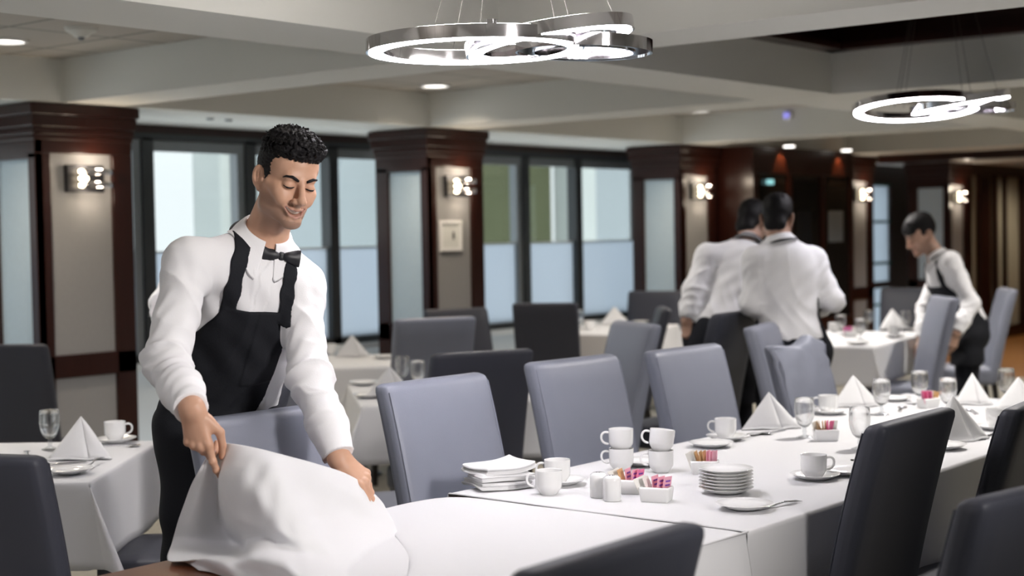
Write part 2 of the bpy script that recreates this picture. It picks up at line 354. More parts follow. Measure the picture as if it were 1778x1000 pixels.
# ------------------------------------------------------------------ columns, sconces
def make_column(n, x0, wide=0.64, dep=0.50):
    x1 = x0+wide; y0, y1 = 7.0, 7.0+dep
    r = bpy.data.objects.new('column', None); COL.objects.link(r); r.location = (x0, y0, 0); tag(r, n, 'column', kind='structure')
    core = MB().box(0.04, wide-0.02, 0.04, dep, 0, 2.27); core.build('column_core', M_wood, r, smooth=False)
    fr = MB()
    st0, st1 = 0.095, 0.13
    fr.box(0, st0, 0, 0.05, 0, 2.03); fr.box(wide-st1, wide, 0, 0.05, 0, 2.03); fr.box(0, wide, 0, 0.05, 2.03, 2.27); fr.box(0, wide, 0, 0.05, 0.81, 0.935); fr.box(0, wide, 0, 0.05, 0, 0.16)
    fr.build('face_frame', M_wood, r, smooth=False, bevel=0.004)
    sf = MB()
    sf.box(-0.001, 0.05, 0, 0.065, 0, 2.03); sf.box(-0.001, 0.05, dep-0.12, dep, 0, 2.03); sf.box(-0.001, 0.05, 0, dep, 2.0, 2.27); sf.box(-0.001, 0.05, 0, dep, 0.81, 0.935); sf.box(-0.001, 0.05, 0, dep, 0, 0.16)
    sf.build('side_frame', M_wood, r, smooth=False, bevel=0.004)
    MB().box(st0, wide-st1, 0.022, 0.035, 0.935, 2.03).build('fabric_panel', M_fabric, r, smooth=False)
    MB().box(st0, wide-st1, 0.022, 0.035, 0.16, 0.81).build('fabric_panel', M_fabric, r, smooth=False)
    MB().box(0.02, 0.035, 0.065, dep-0.12, 0.935, 2.0).build('side_panel', M_daylitpanel, r, smooth=False)
    MB().box(0.02, 0.035, 0.065, dep-0.12, 0.16, 0.81).build('side_panel', M_daylitpanel, r, smooth=False)
    co = MB()
    for k, (e, z0, z1) in enumerate(((0.006, 2.10, 2.13), (0.012, 2.13, 2.17), (0.024, 2.17, 2.235), (0.036, 2.235, 2.295))): co.box(-e, wide+e, -e, dep+e, z0, z1)
    co.build('cornice', M_wood, r, smooth=False, bevel=0.006)
    return r
def make_sconce(x, lab, group='wall sconces on the columns'):
    r = thing('wall_sconce', lab, 'wall lamp', (x, 7.02, 1.895), 0, group)
    MB().box(-0.10, 0.14, -0.03, 0.0, -0.075, 0.075).build('back_plate', M_blackmetal, r, smooth=False, bevel=0.004)
    for z in (0.035, -0.035):
        P = [[(-0.02+0.23*t, -0.035-0.085*sin(pi*min(t*0.9+0.12, 1.0)), z+dz) for dz in (-0.016, 0.016)] for t in [i/14 for i in range(15)]]
        MB().grid(P).build('chrome_band', M_chrome, r, solid=0.005)
    for z in (0.038, 0.0, -0.038): MB().lathe([(0, -0.03), (0.011, -0.025), (0.013, 0.0), (0.011, 0.025), (0, 0.03)], 12, T=Matrix.Translation((-0.015, -0.06, z)) @ Matrix.Rotation(pi/2, 4, 'Y')).build('bulb', M_bulb, r)
    lamp('sconce_glow', 'POINT', (x+0.06, 6.90, 1.99), 1.6, WARM, 0.03); lamp('sconce_glow', 'POINT', (x+0.06, 6.90, 1.80), 0.8, WARM, 0.03)
    return r
for x0, n, sl in ((4.585, 'dark wood column left of the smiling waiter', 'wall sconce on the leftmost column, left of the smiling waiter'),
               (7.68, 'dark wood column with a framed picture right of the smiling waiter', 'wall sconce above the small framed picture'),
               (10.90, 'dark wood column left of the two waiters seen from behind', 'wall sconce just left of the two waiters seen from behind'),
               (14.05, 'dark wood column beside the glass fronted cabinet', 'wall sconce seen edge on between cabinet and glazed door'),
               (16.60, 'dark wood column behind the bending waiter on the right', 'wall sconce above the back of the bending waiter')):
    make_column(n, x0, 0.625 if x0 < 5 else 0.60); make_sconce(x0+0.29 if x0 < 15 else x0+0.25, sl)
# wood and glass wine cabinet between the third and fourth columns
cb = thing('display_cabinet', 'tall mahogany cabinet with dark glass front behind the two waiters', 'cabinet', (11.585, 6.67, 0))
MB().box(0, 1.93, 0.03, 0.9, 0, 2.295).build('body', M_wood, cb, smooth=False, bevel=0.005)
f = MB().box(-0.01, 1.94, 0, 0.04, 2.05, 2.28).box(-0.01, 1.94, 0, 0.04, 0, 0.7)
for xx in (0.0, 0.62, 1.26, 1.85): f.box(xx, xx+0.085, 0, 0.04, 0.7, 2.05)
f.build('face_frame', M_wood, cb, smooth=False, bevel=0.006)
for xx in (0.085, 0.705, 1.345): MB().box(xx, xx+0.52, 0.015, 0.025, 0.7, 2.05).build('glass_door', M_darkglass, cb, smooth=False)
for a, (xx, z0, z1) in enumerate(((0.78, 1.35, 1.72), (1.42, 1.42, 1.72))):
    MB().box(xx, xx+0.30, 0.008, 0.014, z0, z1).build('notice', M_framelt if a else M_blackmetal, cb, smooth=False)
for xx in (0.48, 1.61):
    lamp('cabinet_downlight', 'SPOT', (11.585+xx, 6.60, 2.29), 16, (1.0, 0.62, 0.28), 0.02, spot=radians(75), blend=0.4, target=(11.585+xx, 6.69, 2.05))
    q = MB().lathe([(0, 0), (0.045, 0), (0.05, 0.008), (0.05, 0.012), (0, 0.012)], 20).build('downlight', M_downglow, loc=(11.585+xx, 6.58, 2.289)); tag(q, 'small round downlight over the dark glass cabinet', 'ceiling light', 'cabinet downlights')
sg = MB().box(-0.06, 0.06, -0.01, 0.0, -0.022, 0.022).build('lit_sign', M_teal, smooth=False, bevel=0.003, loc=(11.86, 6.668, 1.976)); tag(sg, 'tiny teal lit sign on the cabinet above the two waiters', 'sign')
# small framed picture on the second column
pc = thing('framed_picture', 'small white framed picture with a dark smudge on the column panel', 'picture', (7.93, 7.02, 1.546))
pf = MB().box(-0.115, 0.115, -0.016, 0, -0.108, -0.085).box(-0.115, 0.115, -0.016, 0, 0.085, 0.108).box(-0.115, -0.092, -0.016, 0, -0.085, 0.085).box(0.092, 0.115, -0.016, 0, -0.085, 0.085)
pf.build('picture_frame', M_china, pc, smooth=False, bevel=0.002)
MB().box(-0.095, 0.095, -0.008, -0.002, -0.088, 0.088).build('mount', M_paperwhite, pc, smooth=False)
MB().lathe([(0, -0.03), (0.008, -0.024), (0.012, 0), (0.008, 0.026), (0, 0.032)], 14, T=Matrix.Translation((0.028, -0.009, 0.0)) @ Matrix.Scale(0.12, 4, (0, 1, 0))).build('print', M_blackmetal, pc)
# ceiling fittings
for i, p in enumerate(DOWN):
    r = thing('downlight', ['round recessed downlight in the bay over the leftmost column', 'round recessed downlight in the tiled bay behind the near chandelier'][i] if i < 2 else 'round recessed downlight in a tiled ceiling bay', 'ceiling light', (p[0], p[1], 2.533), 0, 'recessed downlights')
    MB().lathe([(0.085, 0), (0.105, 0), (0.105, -0.012), (0.088, -0.014), (0.085, 0)], 28).build('trim_ring', M_china, r)
    MB().lathe([(0, -0.004), (0.086, -0.004), (0.086, -0.001), (0, -0.001)], 28).build('diffuser', M_downglow, r)
r = thing('smoke_detector', 'pale round detector on the tiled ceiling at upper left', 'detector', (4.10, 5.86, 2.53))
MB().lathe([(0, -0.045), (0.03, -0.043), (0.045, -0.03), (0.07, -0.018), (0.075, 0), (0, 0)], 24).build('housing', M_cream, r)
MB().lathe([(0, -0.062), (0.012, -0.06), (0.016, -0.044), (0, -0.044)], 12).build('sensor', M_framelt, r)
r = thing('smoke_detector', 'small ceiling detector with a blue light near the far chandelier', 'detector', (10.852, 5.92, 2.47))
RQ = Matrix.Rotation(pi/2, 4, 'Y')
MB().lathe([(0, -0.03), (0.03, -0.028), (0.045, -0.012), (0.048, 0.004), (0, 0.004)], 20, T=RQ).build('housing', M_cream, r)
MB().box(-0.05, -0.028, -0.024, 0.024, -0.024, 0.024).build('indicator', M_blueled, r, bevel=0.004)
for dx in (0.0, 0.16):
    q = MB().lathe([(0, -0.012), (0.02, -0.012), (0.028, 0), (0, 0)], 16).build('sprinkler', M_framelt, loc=(6.02+dx, 7.289+dx*0.1, 2.30)); tag(q, 'small grey sprinkler cap in the soffit left of the smiling waiter', 'sprinkler', 'soffit sprinklers')

# ------------------------------------------------------------------ chandeliers of interlocking rings
def ring_band(mbo, mbi, c, R, tilt_axis, tilt, h=0.036, wd=0.055, n=72):
    T = Matrix.Translation(c) @ Matrix.Rotation(tilt, 4, Vector(tilt_axis))
    ro, ri = R, R-wd
    mbo.lathe([(ro, 0), (ro, h), (ri, h), (ri, 0), (ri+0.006, 0.0), (ri+0.006, 0.004), (ro-0.006, 0.004), (ro-0.006, 0), (ro, 0)], n, T)
    mbi.lathe([(ro-0.008, 0.001), (ro-0.008, -0.003), (ri+0.008, -0.003), (ri+0.008, 0.001)], n, T)
def make_chandelier(loc, rz, lab, H, lean=0.0, up=True):
    r = thing('ring_chandelier', lab, 'chandelier', loc, rz, 'ring chandeliers')
    # local x points to the viewer's right, y away
    specs = [((-0.10, 0, 0.0), 0.315, (0.0, 1, 0), radians(-0.5), True), ((0.115, -0.02, 0.016), 0.245, (0.04, 1, 0), radians(-8.5), True), ((0.215, 0.06, -0.004), 0.20, (0.0, 1, 0), radians(1.5), False)]
    if lean: specs[0] = (specs[0][0], 0.315, (1, 0, 0), lean, True)
    for (c, R, ax, tl, lit) in specs:
        a, b = MB(), MB(); ring_band(a, b, c, R, ax, tl)
        q = a.build('ring', M_chrome, r)
        if lit:
            b.build('light_strip', M_led, q)
            T = Matrix.Translation(c) @ Matrix.Rotation(tl, 4, Vector(ax))
            if up: MB().lathe([(R-0.012, 0.0362), (R-0.012, 0.038), (R-0.043, 0.038), (R-0.043, 0.0362)], 72, T).build('light_strip', M_ledup, q)
    for (x, y) in ((-0.22, -0.12), (-0.17, 0.16), (-0.10, 0.25), (0.13, -0.16), (0.20, 0.2), (0.33, 0.02)):
        MB().tube([(x, y, 0.03), (x*0.45, y*0.45, H)], 0.0011, 6).build('suspension_wire', M_wire, r)
    for (x, y) in ((-0.05, -0.29), (0.06, 0.25)): MB().lathe([(0, 0), (0.016, 0), (0.016, 0.012), (0, 0.014)], 14, T=Matrix.Translation((x, y, 0.037))).build('wire_grip', M_chrome, r)
    MB().lathe([(0, H-0.03), (0.14, H-0.03), (0.14, H), (0, H)], 28).build('ceiling_plate', M_chrome, r)
    return r
VR = YAW-pi/2
CH1 = tuple(float(v) for v in pd(886, 88, 4.3))
make_chandelier(CH1, VR, 'large chandelier of lit interlocking chrome rings above the smiling waiter', 2.53-CH1[2])
CH2 = tuple(float(v) for v in pd(1626, 190, 8.2/1.09))
make_chandelier(CH2, VR, 'smaller looking far chandelier of lit chrome rings at upper right', 2.80-CH2[2], radians(-6.5), False)

make_chandelier((0.42, 2.60, 2.06), VR+radians(10), 'added unseen chandelier of lit chrome rings, fill light for the smiling waiter', 2.53-2.06)  # out of view, added as fill light on the waiter

# ceiling spot added out of view behind the eye point to brighten the waiter
sp = thing('added_spot', 'added unseen ceiling spot behind the viewer, brightening the smiling waiter', 'ceiling light', (2.45, -0.75, 2.53))
SPD = Vector((2.55, 3.1, 1.35))-Vector((2.45, -0.75, 2.36)); SQ = SPD.to_track_quat('Z', 'Y').to_matrix().to_4x4()
MB().lathe([(0, 0), (0.05, 0), (0.05, -0.02), (0.012, -0.024), (0.012, -0.14), (0, -0.14)], 20).build('mount', M_blackmetal, sp)
MB().lathe([(0, -0.10), (0.075, -0.10), (0.085, 0.06), (0.078, 0.06), (0.07, -0.02), (0, -0.02)], 24, T=Matrix.Translation((0, 0, -0.17)) @ SQ).build('lamp_housing', M_blackmetal, sp)
lamp('added_spot_lamp', 'SPOT', tuple(Vector((2.45, -0.75, 2.36))+SPD.normalized()*0.10), 325, (1.0, 0.955, 0.93), 0.32, spot=radians(57), blend=0.9, target=(2.55, 3.1, 1.35))

# the shell was measured for a column plane at y = 7; the true plane lies farther: grow the shell about the eye point
GROW = 1.09
for o in list(scene.objects):
    if o.type == 'CAMERA' or o.name == 'floor' or o.name.startswith('floor.'): continue
    if o.parent is None: o.location = Vector(CAM)*(1-GROW)+o.location*GROW
    else: o.location = o.location*GROW
    if o.type == 'MESH':
        o.data.transform(Matrix.Scale(GROW, 4))
    if o.type == 'LIGHT':
        o.data.energy *= GROW**2
        if o.data.type == 'AREA': o.data.size *= GROW; o.data.size_y *= GROW
for o in list(scene.objects):
    if o.type == 'MESH' and not o.name.startswith(('floor', 'ground', 'building', 'pillar')):
        base = o.location.z; q_ = o.parent
        while q_: base += q_.location.z; q_ = q_.parent
        if o.rotation_euler.x == 0 and o.rotation_euler.y == 0:
            for v in o.data.vertices:
                if v.co.z+base < 0: v.co.z = -base

# ------------------------------------------------------------------ chairs
def chair_proto(m, wrinkle=False):
    r = thing('dining_chair', 'chair', 'chair')
    W, TH, Z0, Z1, SL = 0.255, 0.072, 0.34, 1.02, 0.21
    rnd = random.Random(3)
    def shape(x, y, z):
        h = z-Z0
        yy = 0.165+h*SL*(0.75+0.5*h)+y
        if y < 0: yy -= 0.012*(1-(x/W)**4)*max(0, 1-((z-0.7)/0.34)**4)          # padded front
        x2 = x*(1.0-0.03*max(0, 0.75-z))
        if wrinkle:
            e = max(0, (z-0.72)/0.3)
            z += 0.03*math.exp(-((x-0.13)/0.06)**2)*e**3 - 0.016*math.exp(-((x+0.02)/0.13)**2)*e**3
            if y < 0: yy += 0.009*e*sin(z*95+3*sin(x*11)+x*14) + 0.005*e*sin(z*160+x*30)
        return (x2, yy, z)
    n = 20 if wrinkle else 11
    b = MB().rbox(-W, W, -TH/2, TH/2, Z0, Z1, 0.026, n, shape).build('backrest', m, r, angle=80)
    for sx in (-1, 1):                       # stitched seam down each front edge of the cover
        pts = [shape(sx*(W-0.012), -TH/2+0.004, z) for z in [Z0+0.05+(Z1-Z0-0.075)*i/12 for i in range(13)]]
        MB().tube(pts, 0.0035, 6).build('piping', m, b)
    def seat(x, y, z):
        if z > 0.42: z += 0.012*(1-(x/0.25)**2)*(1-((y+0.03)/0.24)**2)
        return (x*(1+0.05*(-y)), y, z)
    MB().rbox(-0.25, 0.25, -0.27, 0.195, 0.325, 0.448, 0.028, 9, seat).build('seat', m, r, angle=80)
    for sx in (-1, 1):
        for y, dy in ((-0.235, -0.012), (0.17, 0.045)):
            q = MB(); x = sx*0.215; a, c = 0.022, 0.015
            q.add([(x-a, y-a, 0.36), (x+a, y-a, 0.36), (x+a, y+a, 0.36), (x-a, y+a, 0.36), (x-c, y+dy-c, 0), (x+c, y+dy-c, 0), (x+c, y+dy+c, 0), (x-c, y+dy+c, 0)],
                  [(3, 2, 1, 0), (4, 5, 6, 7), (0, 1, 5, 4), (1, 2, 6, 5), (2, 3, 7, 6), (3, 0, 4, 7)])
            q.build('leg', M_legwood, r, smooth=False, bevel=0.003)
    return r
BACK = 0.33        # distance from a chair's origin to the top of its back
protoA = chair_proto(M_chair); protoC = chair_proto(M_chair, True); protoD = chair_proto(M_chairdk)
used = set()
def chair(mx, my, face, lab, proto=protoA, group=None, zs=1.0):
    """mx, my: middle of the top edge of the back; face: heading the seated guest looks to (degrees)"""
    a = radians(face); x, y = mx+BACK*cos(a), my+BACK*sin(a); rz = a+pi/2
    if id(proto) not in used: used.add(id(proto)); o = proto; o.location = (x, y, 0); o.rotation_euler = (0, 0, rz)
    else: o = dup(proto, (x, y, 0), rz)
    o['label'] = lab; o['scale_note'] = 0; del o['scale_note']
    if zs != 1: o.scale = (1, 1, zs)
    o['group'] = group or 'dining chairs'
    return o
LROW = 'chairs along the window side of the long table'; NROW = 'chairs along the near side of the long table'
chair(2.80, 3.21, -90, 'grey blue dining chair with the smiling waiter standing behind it', protoA, LROW, 1.045)
chair(3.755, 3.43, -91, 'grey blue dining chair right of the smiling waiter, behind the folded napkin pile', protoA, LROW)
chair(4.626, 3.49, -94, 'grey blue dining chair behind the stacked white cups', protoA, LROW)
chair(5.285, 3.40, -92, 'grey blue dining chair left of the tall white napkin, second from the wrinkled chair cover', protoA, LROW)
chair(6.27, 3.42, -88, 'grey blue chair with a loose wrinkled cover in front of the two waiters', protoC, LROW)
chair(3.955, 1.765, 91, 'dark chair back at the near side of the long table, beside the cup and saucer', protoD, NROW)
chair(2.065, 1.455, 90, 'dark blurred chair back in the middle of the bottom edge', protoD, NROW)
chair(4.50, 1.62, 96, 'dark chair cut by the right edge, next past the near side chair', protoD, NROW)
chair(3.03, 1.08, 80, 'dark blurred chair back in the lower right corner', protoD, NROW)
G2 = 'chairs at the tables by the windows'
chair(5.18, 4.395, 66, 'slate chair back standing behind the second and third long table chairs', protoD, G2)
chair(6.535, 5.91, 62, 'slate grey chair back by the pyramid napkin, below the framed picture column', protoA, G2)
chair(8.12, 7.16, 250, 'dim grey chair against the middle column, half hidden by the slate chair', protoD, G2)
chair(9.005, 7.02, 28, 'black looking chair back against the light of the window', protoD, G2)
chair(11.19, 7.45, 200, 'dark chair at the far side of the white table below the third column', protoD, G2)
chair(6.64, 4.54, 150, 'grey blue chair seen from the side in front of the far white table', protoA, G2)
chair(6.85, 3.93, -74, 'pale grey blue chair seen edge on between the two waiters and the long table', protoA, G2, 1.035)
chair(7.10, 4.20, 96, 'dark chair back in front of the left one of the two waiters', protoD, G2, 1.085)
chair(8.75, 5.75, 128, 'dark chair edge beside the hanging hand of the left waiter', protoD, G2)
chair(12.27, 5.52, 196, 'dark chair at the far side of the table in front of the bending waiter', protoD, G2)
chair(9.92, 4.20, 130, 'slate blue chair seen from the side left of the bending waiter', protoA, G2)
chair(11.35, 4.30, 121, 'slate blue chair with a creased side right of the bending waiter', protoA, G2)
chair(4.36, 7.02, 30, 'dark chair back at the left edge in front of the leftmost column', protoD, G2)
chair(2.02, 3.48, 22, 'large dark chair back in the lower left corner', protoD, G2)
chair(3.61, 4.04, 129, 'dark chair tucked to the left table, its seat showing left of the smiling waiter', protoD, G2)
chair(4.02, 4.45, -30, 'grey blue chair edge seen between the waiter and his left arm', protoA, G2)

# ------------------------------------------------------------------ tables under cloths
def table(name_lab, cx, cy, az, w, d, wood=M_tablewood, zt=0.742):
    r = thing('dining_table', name_lab, 'table', (cx, cy, 0), radians(az), 'cloth covered dining tables')
    MB().rbox(-w/2, w/2, -d/2, d/2, zt-0.035, zt, 0.008, 5).build('tabletop', wood, r, angle=60)
    for sx in (-1, 1):
        MB().lathe([(0, 0), (0.14, 0), (0.14, 0.012), (0.06, 0.03), (0.035, 0.06), (0.032, zt-0.06), (0.09, zt-0.035), (0, zt-0.035)], 20, T=Matrix.Translation((sx*max(0, w/2-0.25)*(w > 1.2), 0, 0))).build('pedestal', M_blackmetal, r)
        if w < 1.2: break
    return r
def cloth(lab, cx, cy, az, w, d, o=0.34, zt=0.7455, cut=None, seed=1, N=9, lean=0.0):
    """a cloth lying on a table w x d and hanging o over every side, with a pointed fold at each corner"""
    rnd = random.Random(seed); ph = [rnd.uniform(0, 6.28) for _ in range(12)]
    us = [-w/2-o+o*i/N for i in range(N)]+[-w/2-0.016, -w/2-0.006]+[-w/2+w*i/14 for i in range(15)]+[w/2+0.006, w/2+0.016]+[w/2+o*(i+1)/N for i in range(N)]
    vs = [-d/2-o+o*i/N for i in range(N)]+[-d/2-0.016, -d/2-0.006]+[-d/2+d*i/14 for i in range(15)]+[d/2+0.006, d/2+0.016]+[d/2+o*(i+1)/N for i in range(N)]
    e = 0.010
    def P(u, v):
        a = abs(u)-w/2; b = abs(v)-d/2; sx = 1 if u > 0 else -1; sy = 1 if v > 0 else -1
        if a <= 0 and b <= 0: return (u, v, zt+0.0012*sin(5*u+ph[0])*sin(4*v+ph[1]))
        def hang(t, along, k):                # t out over the edge -> outward, down
            if t < 0.01: return 0.005, 0.0025
            fl = 0.030*t+0.022*t*(sin(along*9+ph[k])+0.6*sin(along*17+ph[k+1]))
            return 0.008+max(fl, 0)+0.012*t, t-0.004
        if a > 0 and b <= 0: q, h = hang(a, v, 2+(sx > 0)*2); return (sx*(w/2+q), v, zt-h)
        if b > 0 and a <= 0: q, h = hang(b, u, 6+(sy > 0)*2); return (u, sy*(d/2+q), zt-h)
        rho = hypot(a, b); phi = atan2(b, a)  # corner: fabric folds into a pointed cone
        t = sin(2*phi)**0.8; al = radians(27)*t; dg = pi/4+lean+0.5*cos(2*phi)*t*0.5
        q1, h1 = hang(a, sy*d/2, 2+(sx > 0)*2) if a > b else hang(b, sx*w/2, 6+(sy > 0)*2)
        ox, oy = cos(dg)*sin(al)*rho, sin(dg)*sin(al)*rho
        k = (1-t)
        bx = w/2+ox+(q1*k if a > b else 0.010*(1-t)); by = d/2+oy+(q1*k if b >= a else 0.010*(1-t))
        return (sx*bx, sy*by, zt-max(rho*cos(al), 0.0)*0.97)
    mb = MB().grid([[P(u, v) for v in vs] for u in us])
    ob = mb.build('tablecloth', M_cloth, solid=0.002, angle=180); ob.location = (cx, cy, 0); ob.rotation_euler = (0, 0, radians(az))
    return tag(ob, lab, 'tablecloth', 'white tablecloths')
# long table: far part with its own cloth (no hang at the near end where it lies over the next table)
table('long dining table under the set white cloth', 5.10, 2.545, 0, 3.30, 1.03)
def long_cloth():
    x0, x1, y0, y1, o, zt = 3.44, 6.76, 2.02, 3.07, 0.36, 0.7465
    us = [x0+0.0015, x0+0.004, x0+0.012]+[x0+0.05+(x1-x0-0.05)*i/60 for i in range(61)]; vs = []
    vs = [('n', o*(1-i/10)) for i in range(10)]+[('n', 0.016), ('n', 0.006)]+[('t', i/16) for i in range(17)]+[('f', 0.006), ('f', 0.016)]+[('f', o*(i+1)/10) for i in range(10)]
    def P(x, k):
        kind, t = k; j = 0.9*sin(x*7.1)+0.6*sin(x*13.3+1)
        fl = 0.007+0.04*t+0.05*t*j*0.6
        zz = zt+(0.004 if x < x0+0.01 else 0.0015)-(0.0035 if x < x0+0.002 else 0)
        if kind == 't': return (x, y0+(y1-y0)*t, zz+0.001*sin(x*6)*sin(t*9))
        sgn = -1 if kind == 'n' else 1; base = y0 if kind == 'n' else y1
        xx = x-0.14*t*max(0, 1-(x-x0)/0.35) if kind == 'n' else x
        return (xx, base+sgn*(fl if t > 0.01 else 0.0055), zz-(t-0.004 if t > 0.01 else 0.0025)*(1 if kind == 'n' else 0.72))
    P2 = [[P(x, k) for k in vs] for x in us]
    for i in range(1, 8):                     # far end hangs too
        t = o*i/8; P2.append([(x1+0.012+0.05*t, p[1], min(p[2], P(x1, ('t', 0.5))[2]-t)) for p in P2[63]])
    ob = MB().grid(P2).build('tablecloth', M_cloth, solid=0.003, angle=180)
    return tag(ob, 'white cloth on the set part of the long table with cups and glasses', 'tablecloth', 'white tablecloths')
long_cloth()
table('near end of the long table with bare wood showing under the thrown cloth', 2.72, 2.545, 0, 1.40, 1.03)
for (lab, cx, cy, az, w, d, o, seed, tl, lean) in (
    ('white cloth on the table at the left edge with one goblet and one cup', 3.00, 5.00, 39, 1.00, 1.10, 0.30, 3, 'table at the left edge under a white cloth', 0.25),
    ('white cloth on the near one of the two small tables right of the smiling waiter', 5.72, 5.10, 49, 1.05, 0.95, 0.28, 5, 'small table right of the smiling waiter under a white cloth', 0.2),
    ('white cloth on the table by the window behind the left arm of the smiling waiter', 6.87, 6.90, 45, 0.95, 0.90, 0.27, 7, 'table by the window behind the left arm of the smiling waiter', 0),
    ('white cloth on the far table in front of the third column', 10.17, 7.27, 13.5, 1.28, 0.80, 0.27, 9, 'far table in front of the third column under a white cloth', 0),
    ('white cloth on the far right table between the two waiters and the bending waiter', 10.0, 4.98, 10, 1.55, 0.78, 0.27, 11, 'far right table between the two waiters and the bending waiter', 0)):
    table(tl, cx, cy, az, w-0.02, d-0.02); cloth(lab, cx, cy, az, w, d, o, seed=seed, lean=lean)

# ------------------------------------------------------------------ tableware prototypes
ZT = 0.7495
def cup_proto():
    r = thing('coffee_cup', 'cup', 'cup')
    prof = [(0, 0.0), (0.024, 0.0), (0.027, 0.003), (0.033, 0.012), (0.0395, 0.022), (0.041, 0.03), (0.042, 0.072), (0.0415, 0.0745), (0.0395, 0.0735), (0.0385, 0.03), (0.034, 0.014), (0.02, 0.006), (0, 0.006)]
    MB().lathe(prof, 36).build('bowl', M_china, r, angle=60)
    pts = [(0.040, 0, 0.062), (0.052, 0, 0.0655), (0.063, 0, 0.062), (0.068, 0, 0.050), (0.066, 0, 0.036), (0.056, 0, 0.026), (0.040, 0, 0.024)]
    MB().tube(pts, 0.0046, 8).build('handle', M_china, r, subd=1)
    return r
def plate_proto(R=0.08, name='saucer', cat='saucer'):
    k = R/0.08
    prof = [(0, 0.0), (0.036*k, 0.0), (0.040*k, 0.003), (0.060*k, 0.009), (0.0785*k, 0.0185), (0.080*k, 0.0195), (0.0785*k, 0.0205), (0.058*k, 0.0125), (0.042*k, 0.0065), (0, 0.005)]
    return MB().lathe(prof, 44).build(name, M_china, angle=60)
def goblet_proto():
    r = thing('water_goblet', 'goblet', 'glass')
    MB().lathe([(0, 0), (0.031, 0), (0.032, 0.002), (0.020, 0.006), (0.008, 0.012), (0.0065, 0.018), (0.010, 0.024), (0.0068, 0.030), (0.0075, 0.040), (0.0, 0.040)], 32).build('stem', M_glass, r, angle=70)
    MB().lathe([(0, 0.040), (0.014, 0.043), (0.026, 0.055), (0.0355, 0.080), (0.0385, 0.105), (0.0375, 0.135), (0.0355, 0.153), (0.0345, 0.1535), (0.0342, 0.152), (0.0360, 0.134), (0.0370, 0.105), (0.034, 0.081), (0.0245, 0.058), (0.012, 0.047), (0, 0.046)], 36).build('bowl', M_bowl, r, angle=80)
    return r
def shaker():
    r = thing('shaker', 'shaker', 'shaker')
    MB().lathe([(0, 0), (0.025, 0), (0.027, 0.002), (0.027, 0.060), (0.0255, 0.069), (0.018, 0.075), (0, 0.0765)], 32).build('body', M_china, r, angle=50)
    h = MB()
    for a in range(5): h.lathe([(0, 0), (0.0016, 0), (0.0016, 0.001), (0, 0.001)], 8, T=Matrix.Translation((0.007*cos(a*1.2566), 0.007*sin(a*1.2566), 0.0758)))
    h.build('pouring_holes', M_blackmetal, r)
    return r
def napkin_tent(seed=0, w=0.235, h=0.137, dp=0.125):
    """linen square folded to a standing pyramid: two leaning leaves meeting in a sharp apex, open fold at the front foot"""
    rnd = random.Random(seed); A = Vector((0.0, dp*0.30, h)); L = Vector((-w/2, 0, 0.0)); R = Vector((w/2, 0, 0.0)); B = Vector((0.012, dp, 0.0)); F = Vector((0.035, -0.008, 0.006))
    mb = MB()
    def leaf(P, Q, S, bow, n=8):
        rows = []
        for i in range(n+1):
            t = i/n; a = P.lerp(Q, t); b = P.lerp(S, t); nrm = (Q-P).cross(S-P).normalized()
            rows.append([tuple(a.lerp(b, j/n)+nrm*bow*sin(pi*t*0.9)*sin(pi*j/n)) for j in range(n+1)])
        mb.grid(rows)
    leaf(A, L, F, 0.006); leaf(A, F, R, 0.006); leaf(A, R, B, 0.012); leaf(A, B, L, 0.012)
    leaf(Vector((0, dp*0.33, h*0.93)), L+Vector((0.01, 0.012, 0)), B+Vector((0, -0.01, 0)), -0.008, 5)
    r = mb.build('folded_napkin', M_napkin, solid=0.0035, angle=35)
    b = MB().tube([L+Vector((0.002, -0.001, 0.0035)), L.lerp(F, 0.5)+Vector((0, -0.002, 0.0035)), F+Vector((0, -0.003, -0.004)), R.lerp(F, 0.5)+Vector((0, -0.002, 0.0035)), R+Vector((-0.002, -0.001, 0.0035))], 0.0032, 8)
    b.build('folded_hem', M_napkin, r)
    return r
def fork_proto():
    mb = MB(); n = 22
    P = []
    for i in range(n):
        t = i/(n-1); x = -0.095+0.19*t
        w = 0.0085-0.0045*min(t*3, 1) if t < 0.33 else 0.004 if t < 0.62 else 0.004+0.0075*min((t-0.62)/0.1, 1)
        z = 0.003+0.006*sin(pi*min(1, max(0, (t-0.3)/0.7)))
        if t <= 0.76: P.append([(x, -w, z), (x, -w*0.4, z+0.0012), (x, w*0.4, z+0.0012), (x, w, z)])
    mb.grid(P); x0, z0 = P[-1][0][0], P[-1][0][2]
    o = mb.build('fork', M_steel, solid=0.0018)
    for k in range(4):
        y = -0.0105+0.007*k
        MB().tube([(x0-0.002, y, z0), (x0+0.025, y, z0-0.003), (0.095, y*0.95, 0.004)], [0.0017, 0.0015, 0.0009], 6).build('tine', M_steel, o)
    return o
def spoon_proto():
    mb = MB(); P = []
    for i in range(30):
        t = i/29; x = -0.09+0.18*t
        if t < 0.7: w = 0.008-0.005*min(t*2.5, 1); z = 0.003+0.006*sin(pi*t/0.8); dip = 0
        else: s = (t-0.7)/0.3; w = 0.003+0.0175*sqrt(max(0, 1-(2*s-1)**2)); z = 0.0045; dip = 0.005*sin(pi*s)
        P.append([(x, w*a, z-dip*(1-a*a)+0.0008*(1-a*a)*(dip == 0)) for a in (-1, -0.66, -0.33, 0, 0.33, 0.66, 1)])
    return mb.grid(P).build('spoon', M_steel, solid=0.0016)
